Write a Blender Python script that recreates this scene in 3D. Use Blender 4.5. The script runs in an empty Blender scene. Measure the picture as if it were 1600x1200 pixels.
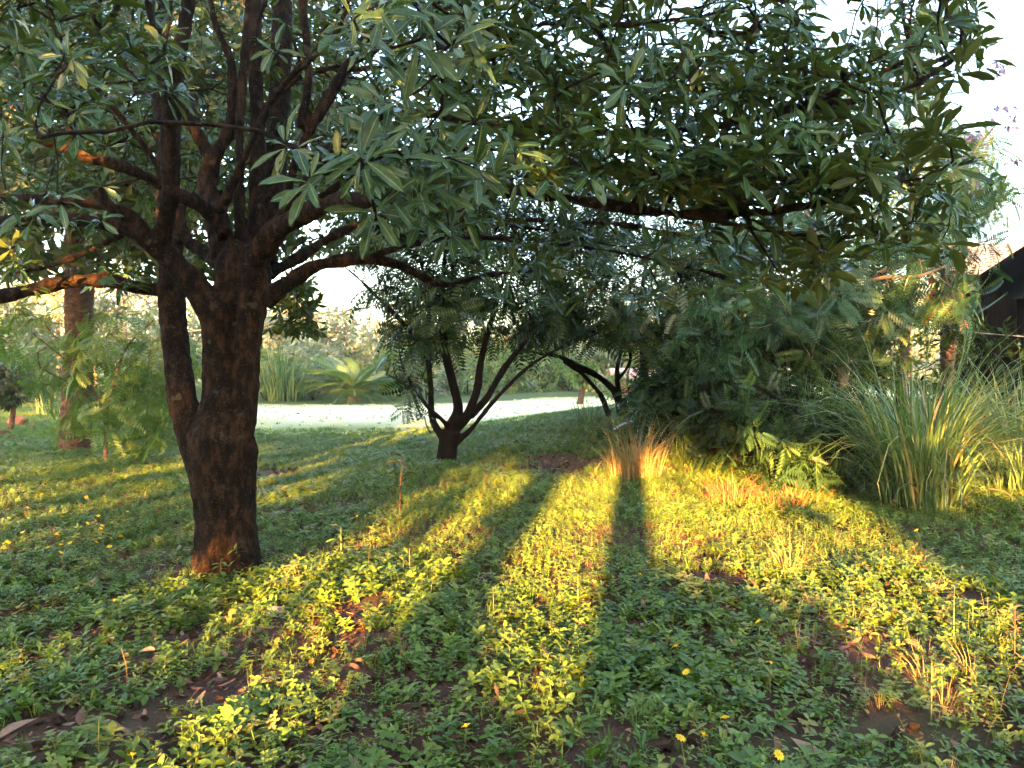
import bpy, math, random
import numpy as np
from mathutils import Vector, noise as mnoise

random.seed(7)
rng = np.random.default_rng(7)
scn = bpy.context.scene
col = scn.collection

# ------------------------------------------------------------------ camera
F = 1256.0                      # focal length in photograph pixels (1600 wide)
PITCH = math.atan(25 / F)
CAM = np.array([0.0, 0.0, 1.5])
cd = bpy.data.cameras.new("camera")
cam = bpy.data.objects.new("camera", cd)
col.objects.link(cam)
cam.location = CAM
cam.rotation_euler = (math.pi / 2 - PITCH, 0, 0)
cd.sensor_width = 36
cd.lens = F / 1600 * 36
cd.clip_start = 0.05
cd.clip_end = 3000
scn.camera = cam

# ------------------------------------------------------------------ sky, sun, exposure
SUN_EL = math.radians(9.0)
TANE = math.tan(SUN_EL)
KU = 0.151                      # sideways drift of the sun rays per metre forward
w = bpy.data.worlds.new("World")
scn.world = w
w.use_nodes = True
nt = w.node_tree
bg = nt.nodes["Background"]
sky = nt.nodes.new("ShaderNodeTexSky")
sky.sky_type = 'NISHITA'
sky.sun_disc = False
sky.sun_elevation = SUN_EL
sky.sun_rotation = math.atan2(-KU, -1.0)
sky.air_density = 1.0
sky.dust_density = 3.0
sky.ozone_density = 1.0
nt.links.new(sky.outputs[0], bg.inputs[0])
bg.inputs[1].default_value = 0.060
sd = bpy.data.lights.new("sun", 'SUN')
sd.energy = 5.0
sd.color = (1.0, 0.48, 0.12)
sd.angle = math.radians(0.5)
so = bpy.data.objects.new("sun", sd)
col.objects.link(so)
dv = Vector((KU, 1.0, -TANE * math.hypot(1, KU)))
so.rotation_euler = dv.to_track_quat('-Z', 'Y').to_euler()
so.location = (-3, -20, 8)
scn.view_settings.view_transform = 'Standard'
scn.view_settings.look = 'None'
scn.view_settings.gamma = 1
scn.view_settings.exposure = 4.75
scn.render.engine = 'CYCLES'
scn.cycles.max_bounces = 5
scn.cycles.diffuse_bounces = 2
scn.cycles.glossy_bounces = 2
scn.cycles.transmission_bounces = 2
scn.cycles.volume_bounces = 0
scn.cycles.caustics_reflective = False
scn.cycles.caustics_refractive = False
scn.cycles.use_denoising = True
scn.cycles.adaptive_threshold = 0.03


def at(px, py, Y):
    """point seen at photograph pixel (px, py), Y metres ahead"""
    cp, sp = math.cos(PITCH), math.sin(PITCH)
    a, b = (px - 800) / F, (600 - py) / F
    d = np.array([a, cp + b * sp, -sp + b * cp])
    return CAM + d * (Y / d[1])


def project(P):
    cp, sp = math.cos(PITCH), math.sin(PITCH)
    d = P - CAM
    zf = d[..., 1] * cp - d[..., 2] * sp
    zu = d[..., 1] * sp + d[..., 2] * cp
    return 800 + F * d[..., 0] / zf, 600 - F * zu / zf, zf


def sstep(a, b, x):
    t = np.clip((x - a) / (b - a), 0, 1)
    return t * t * (3 - 2 * t)


def hgt(x, y):
    x = np.asarray(x, float); y = np.asarray(y, float)
    m = 0.62 * sstep(-2.6, 2.6, x) * sstep(10.2, 15.2, y) * (1 - 0.8 * sstep(17, 25, y) * (1 - sstep(5, 9, x)))
    r = 0.03 * np.sin(x * 1.3 + 0.5) * np.cos(y * 0.9) + 0.02 * np.sin(x * 2.9 + y * 2.1) + 0.012 * np.sin(x * 6.1 - y * 4.7)
    near = np.clip(1 - np.hypot(x, y + 1) / 60, 0, 1)
    return m + r * near


def ground_at(px, py):
    """ground point seen at a pixel"""
    lo, hi = 1.0, 80.0
    for _ in range(40):
        mid = (lo + hi) / 2
        p = at(px, py, mid)
        if p[2] > hgt(p[0], p[1]): lo = mid
        else: hi = mid
    p = at(px, py, lo)
    p[2] = hgt(p[0], p[1])
    return p


# ------------------------------------------------------------------ materials
def newmat(name):
    m = bpy.data.materials.new(name)
    m.use_nodes = True
    nt = m.node_tree
    nt.nodes.clear()
    return m, nt, nt.nodes, nt.links


def ramp(N, stops):
    r = N.new('ShaderNodeValToRGB')
    e = r.color_ramp.elements
    while len(e) < len(stops): e.new(0.5)
    for i, (p, c) in enumerate(stops):
        e[i].position = p
        e[i].color = (*c, 1)
    return r


def leaf_mat(name, stops, rough=0.4, trans=0.3, under=None, source='v', rib=None, spec=0.5, tcol=(0.9, 1.0, 0.25)):
    m, nt, N, L = newmat(name)
    out = N.new('ShaderNodeOutputMaterial')
    if source == 'v':
        a = N.new('ShaderNodeAttribute'); a.attribute_name = 'v'; src = a.outputs['Fac']
    else:
        a = N.new('ShaderNodeObjectInfo'); src = a.outputs['Random']
    r = ramp(N, stops)
    L.new(src, r.inputs[0])
    colr = r.outputs[0]
    # mottling
    tc = N.new('ShaderNodeTexCoord'); nz = N.new('ShaderNodeTexNoise')
    nz.inputs['Scale'].default_value = 9; nz.inputs['Detail'].default_value = 3
    L.new(tc.outputs['Object'], nz.inputs['Vector'])
    mr = N.new('ShaderNodeMapRange'); mr.inputs[1].default_value = 0.3; mr.inputs[2].default_value = 0.7
    mr.inputs[3].default_value = 0.75; mr.inputs[4].default_value = 1.2
    L.new(nz.outputs[0], mr.inputs[0])
    mm = N.new('ShaderNodeVectorMath'); mm.operation = 'SCALE'
    L.new(colr, mm.inputs[0]); L.new(mr.outputs[0], mm.inputs['Scale'])
    colr = mm.outputs[0]
    if rib:
        b = N.new('ShaderNodeAttribute'); b.attribute_name = 'm'
        g = N.new('ShaderNodeMapRange'); g.inputs[1].default_value = 0.05; g.inputs[2].default_value = 0.13
        g.inputs[3].default_value = 0.75; g.inputs[4].default_value = 0.0
        L.new(b.outputs['Fac'], g.inputs[0])
        mx = N.new('ShaderNodeMix'); mx.data_type = 'RGBA'
        L.new(g.outputs[0], mx.inputs['Factor']); L.new(colr, mx.inputs['A'])
        mx.inputs['B'].default_value = (*rib, 1)
        colr = mx.outputs['Result']
    if under:
        ge = N.new('ShaderNodeNewGeometry')
        mx = N.new('ShaderNodeMix'); mx.data_type = 'RGBA'
        L.new(ge.outputs['Backfacing'], mx.inputs['Factor']); L.new(colr, mx.inputs['A'])
        mx.inputs['B'].default_value = (*under, 1)
        colr = mx.outputs['Result']
    p = N.new('ShaderNodeBsdfPrincipled')
    p.inputs['Roughness'].default_value = rough
    p.inputs['Specular IOR Level'].default_value = spec
    L.new(colr, p.inputs['Base Color'])
    t = N.new('ShaderNodeBsdfTranslucent')
    tm = N.new('ShaderNodeMix'); tm.data_type = 'RGBA'; tm.blend_type = 'MULTIPLY'
    tm.inputs['Factor'].default_value = 1
    L.new(colr, tm.inputs['A']); tm.inputs['B'].default_value = (tcol[0] * 1.6, tcol[1] * 1.6, tcol[2] * 1.6, 1)
    L.new(tm.outputs['Result'], t.inputs[0])
    ms = N.new('ShaderNodeMixShader'); ms.inputs[0].default_value = trans
    L.new(p.outputs[0], ms.inputs[1]); L.new(t.outputs[0], ms.inputs[2])
    L.new(ms.outputs[0], out.inputs[0])
    return m


def rough_mat(name, stops, scale=6, rough=0.9, bump=0.4, bscale=30, stretch=(1, 1, 1), speck=None, patch=None, spec=0.3, detail=8):
    m, nt, N, L = newmat(name)
    out = N.new('ShaderNodeOutputMaterial')
    tc = N.new('ShaderNodeTexCoord')
    mp = N.new('ShaderNodeMapping'); mp.inputs['Scale'].default_value = stretch
    L.new(tc.outputs['Object'], mp.inputs[0])
    n1 = N.new('ShaderNodeTexNoise'); n1.inputs['Scale'].default_value = scale; n1.inputs['Detail'].default_value = detail
    n1.inputs['Roughness'].default_value = 0.65
    L.new(mp.outputs[0], n1.inputs['Vector'])
    r = ramp(N, stops); L.new(n1.outputs[0], r.inputs[0])
    colr = r.outputs[0]
    for sp_ in (patch, speck):
        if not sp_: continue
        sc, lo, hi, c = sp_
        n2 = N.new('ShaderNodeTexNoise'); n2.inputs['Scale'].default_value = sc; n2.inputs['Detail'].default_value = 3
        L.new(tc.outputs['Object'], n2.inputs['Vector'])
        g = N.new('ShaderNodeMapRange'); g.inputs[1].default_value = lo; g.inputs[2].default_value = hi
        L.new(n2.outputs[0], g.inputs[0])
        mx = N.new('ShaderNodeMix'); mx.data_type = 'RGBA'
        L.new(g.outputs[0], mx.inputs['Factor']); L.new(colr, mx.inputs['A']); mx.inputs['B'].default_value = (*c, 1)
        colr = mx.outputs['Result']
    n3 = N.new('ShaderNodeTexNoise'); n3.inputs['Scale'].default_value = bscale; n3.inputs['Detail'].default_value = 6
    L.new(mp.outputs[0], n3.inputs['Vector'])
    bp = N.new('ShaderNodeBump'); bp.inputs['Strength'].default_value = bump; bp.inputs['Distance'].default_value = 0.045
    n4 = N.new('ShaderNodeTexNoise'); n4.inputs['Scale'].default_value = bscale * 4.5; n4.inputs['Detail'].default_value = 8
    n4.inputs['Roughness'].default_value = 0.75
    L.new(mp.outputs[0], n4.inputs['Vector'])
    ad = N.new('ShaderNodeMath'); ad.operation = 'MULTIPLY_ADD'; ad.inputs[1].default_value = 0.5
    L.new(n4.outputs[0], ad.inputs[0]); L.new(n3.outputs[0], ad.inputs[2])
    L.new(ad.outputs[0], bp.inputs['Height'])
    p = N.new('ShaderNodeBsdfPrincipled'); p.inputs['Roughness'].default_value = rough
    p.inputs['Specular IOR Level'].default_value = spec
    L.new(colr, p.inputs['Base Color']); L.new(bp.outputs[0], p.inputs['Normal'])
    L.new(p.outputs[0], out.inputs[0])
    return m


M = {}
M['big_leaf'] = leaf_mat('big_leaf', [(0, (0.020, 0.050, 0.016)), (0.45, (0.032, 0.071, 0.020)), (0.8, (0.047, 0.088, 0.028)), (1, (0.11, 0.11, 0.03))],
                         rough=0.22, trans=0.22, under=(0.065, 0.092, 0.03), rib=(0.16, 0.21, 0.06), spec=0.34)
M['big_leaf_single'] = leaf_mat('big_leaf_single', [(0, (0.020, 0.050, 0.016)), (0.5, (0.032, 0.071, 0.020)), (0.9, (0.047, 0.090, 0.028)), (1, (0.11, 0.11, 0.03))],
                         rough=0.22, trans=0.22, under=(0.065, 0.092, 0.03), rib=(0.16, 0.21, 0.06), spec=0.34, source='o')
_n = M['big_leaf_single'].node_tree                     # side veins and slight relief on the near leaves
_p = [q for q in _n.nodes if q.type == 'BSDF_PRINCIPLED'][0]
_tc = _n.nodes.new('ShaderNodeTexCoord'); _sx = _n.nodes.new('ShaderNodeSeparateXYZ'); _n.links.new(_tc.outputs['Object'], _sx.inputs[0])
def _mth(op, a, b=None):
    q = _n.nodes.new('ShaderNodeMath'); q.operation = op
    for k_, v_ in enumerate((a, b)):
        if v_ is None: continue
        if isinstance(v_, (int, float)): q.inputs[k_].default_value = v_
        else: _n.links.new(v_, q.inputs[k_])
    return q.outputs[0]
_vn = _mth('SINE', _mth('MULTIPLY', _mth('SUBTRACT', _sx.outputs[1], _mth('MULTIPLY', _mth('ABSOLUTE', _sx.outputs[0]), 0.9)), 95.0))
_vn = _mth('POWER', _mth('ABSOLUTE', _vn), 8.0)
_bp = _n.nodes.new('ShaderNodeBump'); _bp.inputs['Strength'].default_value = .35; _bp.inputs['Distance'].default_value = .01
_n.links.new(_vn, _bp.inputs['Height']); _n.links.new(_bp.outputs[0], _p.inputs['Normal'])
M['gold_leaf'] = leaf_mat('gold_leaf', [(0, (0.022, 0.045, 0.014)), (0.6, (0.045, 0.075, 0.020)), (1, (0.14, 0.12, 0.03))], rough=0.4, trans=0.35)
M['dark_leaf'] = leaf_mat('dark_leaf', [(0, (0.015, 0.035, 0.013)), (0.6, (0.030, 0.058, 0.020)), (1, (0.065, 0.085, 0.025))], rough=0.24, trans=0.2, spec=.28)
M['feather_leaf'] = leaf_mat('feather_leaf', [(0, (0.018, 0.045, 0.025)), (0.6, (0.038, 0.085, 0.036)), (1, (0.09, 0.145, 0.04))], rough=0.26, trans=0.22, spec=.28)
M['lime_leaf'] = leaf_mat('lime_leaf', [(0, (0.06, 0.12, 0.03)), (0.6, (0.10, 0.17, 0.04)), (1, (0.20, 0.20, 0.06))], rough=0.5, trans=0.35)
M['misty_leaf'] = leaf_mat('misty_leaf', [(0, (0.10, 0.15, 0.10)), (0.5, (0.16, 0.20, 0.13)), (1, (0.25, 0.22, 0.17))], rough=0.6, trans=0.3)  # far haze partly put into the pale, greyish leaf colour
M['purple_pod'] = leaf_mat('purple_pod', [(0, (0.14, 0.10, 0.22)), (1, (0.24, 0.17, 0.30))], rough=0.6, trans=0.3, tcol=(1, .7, .9))
M['palm_leaf'] = leaf_mat('palm_leaf', [(0, (0.04, 0.09, 0.03)), (0.7, (0.08, 0.14, 0.04)), (1, (0.18, 0.19, 0.06))], rough=0.4, trans=0.25)
M['cover'] = leaf_mat('cover', [(0, (0.045, 0.090, 0.016)), (0.4, (0.078, 0.145, 0.020)), (0.8, (0.120, 0.185, 0.026)), (0.93, (0.14, 0.19, 0.03)), (1, (0.20, 0.17, 0.05))],
                      rough=0.42, trans=0.3, source='o')
M['cover_fine'] = leaf_mat('cover_fine', [(0, (0.06, 0.115, 0.020)), (0.5, (0.105, 0.18, 0.028)), (0.9, (0.165, 0.22, 0.036)), (1, (0.22, 0.19, 0.06))], rough=0.45, trans=0.3, source='o')
M['rust_leaf'] = leaf_mat('rust_leaf', [(0, (0.22, 0.07, 0.03)), (1, (0.38, 0.15, 0.06))], rough=0.7, trans=0.25, tcol=(1, .6, .3))
M['lawn'] = leaf_mat('lawn', [(0, (0.07, 0.14, 0.028)), (0.6, (0.11, 0.19, 0.04)), (1, (0.18, 0.19, 0.06))], rough=0.5, trans=0.3, source='o')
M['dry_grass'] = leaf_mat('dry_grass', [(0, (0.18, 0.16, 0.05)), (0.5, (0.30, 0.22, 0.09)), (1, (0.36, 0.20, 0.10))], rough=0.6, trans=0.3, tcol=(1, .8, .4))
M['dry_stalk'] = leaf_mat('dry_stalk', [(0, (0.13, 0.15, 0.04)), (0.5, (0.22, 0.19, 0.07)), (1, (0.24, 0.13, 0.06))], rough=0.7, trans=0.2, source='o', tcol=(1, .8, .4))
M['green_grass'] = leaf_mat('green_grass', [(0, (0.04, 0.09, 0.035)), (0.6, (0.085, 0.145, 0.06)), (0.9, (0.15, 0.18, 0.08)), (1, (0.30, 0.20, 0.10))], rough=0.38, trans=0.3)
M['grey_grass'] = leaf_mat('grey_grass', [(0, (0.06, 0.115, 0.045)), (0.6, (0.125, 0.20, 0.085)), (0.9, (0.21, 0.25, 0.11)), (1, (0.34, 0.20, 0.09))], rough=0.4, trans=0.3)
M['litter'] = leaf_mat('litter', [(0, (0.09, 0.035, 0.02)), (0.5, (0.17, 0.08, 0.05)), (0.85, (0.22, 0.12, 0.075)), (1, (0.28, 0.18, 0.12))], rough=0.75, trans=0.12, source='o', tcol=(1, .6, .4))
M['petal'] = leaf_mat('petal', [(0, (0.75, 0.48, 0.01)), (1, (0.85, 0.60, 0.02))], rough=0.6, trans=0.3, source='o', tcol=(.6, .6, .4))
M['stem'] = leaf_mat('stem', [(0, (0.10, 0.12, 0.035)), (1, (0.16, 0.13, 0.05))], rough=0.6, trans=0.0, source='o')
M['bark'] = rough_mat('bark', [(0.36, (0.0025, 0.0016, 0.0012)), (0.5, (0.012, 0.0064, 0.004)), (0.64, (0.046, 0.024, 0.013))], scale=16, bump=1.0, bscale=34, detail=12,
                      stretch=(1, 1, 0.45), speck=(90, 0.64, 0.685, (0.085, 0.062, 0.038)), patch=(9, 0.63, 0.70, (0.045, 0.042, 0.028)), rough=0.85, spec=.1)
M['bark_dark'] = rough_mat('bark_dark', [(0.3, (0.003, 0.002, 0.002)), (0.7, (0.013, 0.009, 0.007))], scale=8, bump=0.7, bscale=40, stretch=(1, 1, 0.4), rough=0.85, spec=.08)
M['bark_brown'] = rough_mat('bark_brown', [(0.3, (0.05, 0.026, 0.016)), (0.55, (0.14, 0.075, 0.048)), (0.75, (0.22, 0.13, 0.085))], scale=9, bump=1.0, bscale=22, stretch=(1, 1, 1.6), rough=0.95)
M['bark_pale'] = rough_mat('bark_pale', [(0.3, (0.14, 0.10, 0.075)), (0.7, (0.30, 0.22, 0.17))], scale=9, bump=0.6, bscale=30, rough=0.9)
M['red_twig'] = rough_mat('red_twig', [(0.3, (0.10, 0.03, 0.015)), (0.7, (0.20, 0.07, 0.03))], scale=20, bump=0.3, rough=0.7)
M['soil'] = rough_mat('soil', [(0.25, (0.030, 0.014, 0.010)), (0.5, (0.085, 0.038, 0.024)), (0.75, (0.16, 0.075, 0.045))], scale=3.5, bump=1.0, bscale=34, rough=0.95,
                      patch=(0.35, 0.52, 0.62, (0.075, 0.09, 0.028)), detail=12)
_m = M['soil']; _n = _m.node_tree; _p = [q for q in _n.nodes if q.type == 'BSDF_PRINCIPLED'][0]
_src = _p.inputs['Base Color'].links[0].from_socket
_a = _n.nodes.new('ShaderNodeAttribute'); _a.attribute_name = 'v'
_x = _n.nodes.new('ShaderNodeMix'); _x.data_type = 'RGBA'; _x.inputs['B'].default_value = (0.075, 0.115, 0.030, 1)
_n.links.new(_a.outputs['Fac'], _x.inputs['Factor']); _n.links.new(_src, _x.inputs['A']); _n.links.new(_x.outputs['Result'], _p.inputs['Base Color'])
M['clearing'] = rough_mat('clearing', [(0.3, (0.82, 0.72, 0.42)), (0.55, (0.88, 0.79, 0.50)), (0.8, (0.90, 0.82, 0.56))], scale=0.5, bump=0.1, bscale=20, rough=0.95, detail=3, spec=.1)  # overexposed light and mist painted in as a near-white colour
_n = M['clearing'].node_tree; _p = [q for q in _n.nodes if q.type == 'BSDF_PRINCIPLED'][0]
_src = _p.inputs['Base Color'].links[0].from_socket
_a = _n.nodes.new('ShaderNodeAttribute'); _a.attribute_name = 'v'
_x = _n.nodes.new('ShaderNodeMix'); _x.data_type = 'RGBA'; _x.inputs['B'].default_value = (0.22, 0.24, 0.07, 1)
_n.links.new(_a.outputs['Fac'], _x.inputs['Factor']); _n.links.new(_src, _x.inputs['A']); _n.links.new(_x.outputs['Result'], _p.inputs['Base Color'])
M['stone_red'] = rough_mat('stone_red', [(0.3, (0.14, 0.06, 0.04)), (0.7, (0.30, 0.14, 0.10))], scale=6, bump=0.8, bscale=14)
M['tile'] = rough_mat('tile', [(0.3, (0.42, 0.24, 0.18)), (0.7, (0.62, 0.42, 0.34))], scale=5, bump=0.3, bscale=20)
M['shade_dark_wood'] = rough_mat('shade_dark_wood', [(0.3, (0.0015, 0.0012, 0.0012)), (0.7, (0.004, 0.003, 0.003))], spec=.05, scale=8, bump=0.4, stretch=(3, 1, .4))  # near-black, so the open interior's shade sits in the colour
M['post'] = rough_mat('post', [(0.3, (0.10, 0.055, 0.045)), (0.7, (0.20, 0.12, 0.10))], scale=10, bump=0.6, stretch=(1, 1, 4))
M['red_paint'] = rough_mat('red_paint', [(0.3, (0.20, 0.05, 0.045)), (0.7, (0.30, 0.10, 0.085))], scale=3, bump=0.1, rough=0.5)
M['wire'] = rough_mat('wire', [(0.3, (0.12, 0.12, 0.12)), (0.7, (0.25, 0.25, 0.25))], scale=3, bump=0.0, rough=0.5)


# ------------------------------------------------------------------ mesh helpers
class MB:
    """collects quads"""
    def __init__(self): self.V, self.Q, self.v, self.m, self.n = [], [], [], [], 0
    def add(self, V, Q, v=None, m=None):
        V = np.asarray(V, float).reshape(-1, 3)
        self.V.append(V); self.Q.append(np.asarray(Q, int).reshape(-1, 4) + self.n)
        self.v.append(np.zeros(len(V)) if v is None else np.broadcast_to(v, len(V)))
        self.m.append(np.ones(len(V)) if m is None else np.broadcast_to(m, len(V)))
        self.n += len(V)
        return self
    def mesh(self, name, mat, origin=(0, 0, 0), smooth=False):
        me = bpy.data.meshes.new(name)
        if self.n:
            V = np.concatenate(self.V) - np.asarray(origin, float)
            Q = np.concatenate(self.Q)
            me.vertices.add(len(V)); me.vertices.foreach_set('co', V.astype(np.float32).ravel())
            me.loops.add(len(Q) * 4); me.loops.foreach_set('vertex_index', Q.astype(np.int32).ravel())
            me.polygons.add(len(Q))
            me.polygons.foreach_set('loop_start', np.arange(0, len(Q) * 4, 4, dtype=np.int32))
            try: me.polygons.foreach_set('loop_total', np.full(len(Q), 4, dtype=np.int32))
            except Exception: pass
            me.update(calc_edges=True)
            for nm, d in (('v', self.v), ('m', self.m)):
                a = me.attributes.new(nm, 'FLOAT', 'POINT')
                a.data.foreach_set('value', np.concatenate(d).astype(np.float32))
            if smooth: me.shade_smooth()
        if mat: me.materials.append(M[mat] if isinstance(mat, str) else mat)
        return me


def tag(o, label=None, cat=None, group=None, kind=None):
    if label: o['label'] = label
    if cat: o['category'] = cat
    if group: o['group'] = group
    if kind: o['kind'] = kind
    return o


def link(name, me, parent=None, loc=None):
    o = bpy.data.objects.new(name, me)
    col.objects.link(o)
    if parent: o.parent = parent
    if loc is not None: o.location = loc
    return o


def empty(name, loc, label, cat, group=None):
    o = bpy.data.objects.new(name, None)
    o.empty_display_size = 0.1
    col.objects.link(o); o.location = loc
    return tag(o, label, cat, group)


def tube(P, R, k=6):
    P = np.asarray(P, float); R = np.broadcast_to(np.asarray(R, float), len(P))
    T = np.gradient(P, axis=0)
    T /= np.linalg.norm(T, axis=1)[:, None] + 1e-9
    ref = np.array([0, 0, 1.0]) if abs(T[:, 2]).mean() < 0.8 else np.array([1.0, 0, 0])
    A = np.cross(T, ref); A /= np.linalg.norm(A, axis=1)[:, None] + 1e-9
    B = np.cross(T, A)
    a = np.arange(k) * 2 * np.pi / k
    V = P[:, None] + R[:, None, None] * (A[:, None] * np.cos(a)[None, :, None] + B[:, None] * np.sin(a)[None, :, None])
    n = len(P)
    i, j = np.meshgrid(np.arange(n - 1), np.arange(k), indexing='ij')
    q = np.stack([i * k + j, i * k + (j + 1) % k, (i + 1) * k + (j + 1) % k, (i + 1) * k + j], -1).reshape(-1, 4)
    return V.reshape(-1, 3), q


def spline(P, n):
    """Catmull-Rom through rows of P (any columns), n samples per span"""
    P = np.asarray(P, float)
    Q = np.vstack([2 * P[0] - P[1], P, 2 * P[-1] - P[-2]])
    out = []
    for i in range(1, len(Q) - 2):
        t = np.linspace(0, 1, n, endpoint=False)[:, None]
        a, b, c, d = Q[i - 1], Q[i], Q[i + 1], Q[i + 2]
        out.append(0.5 * ((2 * b) + (c - a) * t + (2 * a - 5 * b + 4 * c - d) * t ** 2 + (3 * b - a - 3 * c + d) * t ** 3))
    out.append(P[-1:])
    return np.vstack(out)


def unit(a): return a / (np.linalg.norm(a, axis=-1, keepdims=True) + 1e-9)


def leaf_t(rows, width, droop=0.15, fold=0.25, curl=0.0):
    """leaf template along +Y, unit length; rows = [(t, relative half width)]"""
    V, m = [], []
    for t, hw in rows:
        z = -droop * t * t
        hw *= width
        V += [(-hw, t, z + fold * hw), (curl * t * t, t, z), (hw, t, z + fold * hw)]
        m += [1, 0, 1]
    Q = []
    for i in range(len(rows) - 1):
        a = i * 3
        Q += [(a, a + 1, a + 4, a + 3), (a + 1, a + 2, a + 5, a + 4)]
    return np.array(V, float), np.array(Q), np.array(m, float)


OBOV = [(0, .06), (.1, .16), (.3, .62), (.55, 1), (.78, .92), (.93, .5), (1, .05)]
ELL = [(0, .08), (.25, .8), (.55, 1), (.82, .6), (1, .05)]
BIG = []
for d, f, c, wd_, tw_ in ((.05, .30, 0, .125, .1), (.16, .22, .05, .135, -.2), (.34, .35, -.08, .115, .25), (-.08, .28, .09, .125, -.1), (.20, .6, 0, .13, .4), (.42, .2, .10, .11, -.5), (.10, .75, -.10, .12, .2), (.28, .4, .02, .14, -.2)):
    V_, Q_, m_ = leaf_t(OBOV, wd_, d, f, c)
    a_ = tw_ * V_[:, 1] ** 1.5; x_ = V_[:, 0].copy(); z_ = V_[:, 2] + d * V_[:, 1] ** 2
    V_[:, 0] = x_ * np.cos(a_); V_[:, 2] = x_ * np.sin(a_) + z_ * np.cos(a_) - d * V_[:, 1] ** 2 + .02 * np.sin(V_[:, 1] * 9 + x_ * 20)
    BIG.append((V_, Q_, m_))
SMALL = [leaf_t([(0, .1), (.5, 1), (1, .06)], .19, d, f) for d, f in ((.1, .3), (.25, .2))]


def pinnate(npairs, ll, lw, arch=0.25, rach=0.006):
    """feather leaf template, unit length along +Y"""
    V, Q, m, n = [], [], [], 0
    ts = np.linspace(0, 1, 5)
    zz = lambda t: -arch * t * t
    for t in ts: V += [(-rach, t, zz(t)), (rach, t, zz(t))]; m += [0, 0]
    for i in range(4): Q.append((2 * i, 2 * i + 1, 2 * i + 3, 2 * i + 2))
    n = len(V)
    for i in range(npairs):
        t = 0.16 + 0.84 * i / (npairs - 1)
        k = ll * (0.65 + 0.5 * math.sin(math.pi * min(1, t * 0.9)))
        for s in (-1, 1):
            d = np.array([s * 0.88, 0.42, -0.16]); d /= np.linalg.norm(d)
            nn = np.array([0, 0, 1.0]); sd_ = np.cross(d, nn); sd_ /= np.linalg.norm(sd_)
            p = np.array([0, t, zz(t)])
            V += [p, p + d * k * .5 + sd_ * lw, p + d * k - np.array([0, 0, k * .12]), p + d * k * .5 - sd_ * lw]
            m += [0, 1, 1, 1]
            Q.append((n, n + 1, n + 2, n + 3) if s > 0 else (n, n + 3, n + 2, n + 1)); n += 4
    return np.array(V, float), np.array(Q), np.array(m, float)


FEATHER = [pinnate(12, .24, .030, a) for a in (.15, .35, .55)]
LONGPIN = [pinnate(8, .32, .048, a) for a in (.1, .3, .5)]


def frames(D, Nn):
    D = unit(D); X = unit(np.cross(D, Nn)); Z = np.cross(X, D)
    return np.stack([X, D, Z], -1)


def bake(mb, tm, R, T, S, v):
    """place templates"""
    idx = rng.integers(0, len(tm), len(T))
    for k, (V, Q, m) in enumerate(tm):
        s = np.where(idx == k)[0]
        if not len(s): continue
        W = np.einsum('nij,mj->nmi', R[s], V) * S[s][:, None, None] + T[s][:, None]
        q = (Q[None] + (np.arange(len(s)) * len(V))[:, None, None]).reshape(-1, 4)
        mb.add(W.reshape(-1, 3), q, np.repeat(v[s], len(V)), np.tile(m, len(s)))


def whorls(tips, axes, k, size, tilt=(45, 100), droop=0.25, jitter=0.25, back=0.03):
    """leaf frames in whorls at branch tips"""
    n = len(tips)
    axes = unit(np.asarray(axes, float))
    ref = np.where(np.abs(axes[:, 2:3]) > .9, np.array([[1.0, 0, 0]]), np.array([[0, 0, 1.0]]))
    e1 = unit(np.cross(axes, ref)); e2 = np.cross(axes, e1)
    ph = (np.arange(k)[None] * 2.399 + rng.uniform(0, 6.28, (n, 1)) + rng.normal(0, jitter, (n, k)))
    th = np.radians(rng.uniform(tilt[0], tilt[1], (n, k)))
    D = axes[:, None] * np.cos(th)[..., None] + (e1[:, None] * np.cos(ph)[..., None] + e2[:, None] * np.sin(ph)[..., None]) * np.sin(th)[..., None]
    D[..., 2] -= droop * rng.uniform(0.2, 1.6, (n, k))
    D = unit(D)
    Nn = axes[:, None] + rng.normal(0, .25, (n, k, 3)) + np.array([0, 0, .3])
    T = tips[:, None] - axes[:, None] * rng.uniform(0, back, (n, k))[..., None] + D * 0.012
    S = np.broadcast_to(np.asarray(size, float), (n,))[:, None] * rng.uniform(.5, 1.2, (n, k)) * rng.uniform(.8, 1.15, (n, 1))
    keep = rng.uniform(0, 1, (n, k)) > .12
    v = np.clip(rng.uniform(0, 1, (n, 1)) * .5 + rng.uniform(0, .5, (n, k)), 0, 1)
    return frames(D[keep], Nn[keep]), T[keep], S[keep], v[keep]


# ------------------------------------------------------------------ trees
def limb(pts, n=6):
    """[(px, py, Y, radius)] -> sampled world polyline with radius column"""
    P = [np.append(at(a, b, c), r) for a, b, c, r in pts]
    return spline(P, n)


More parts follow.
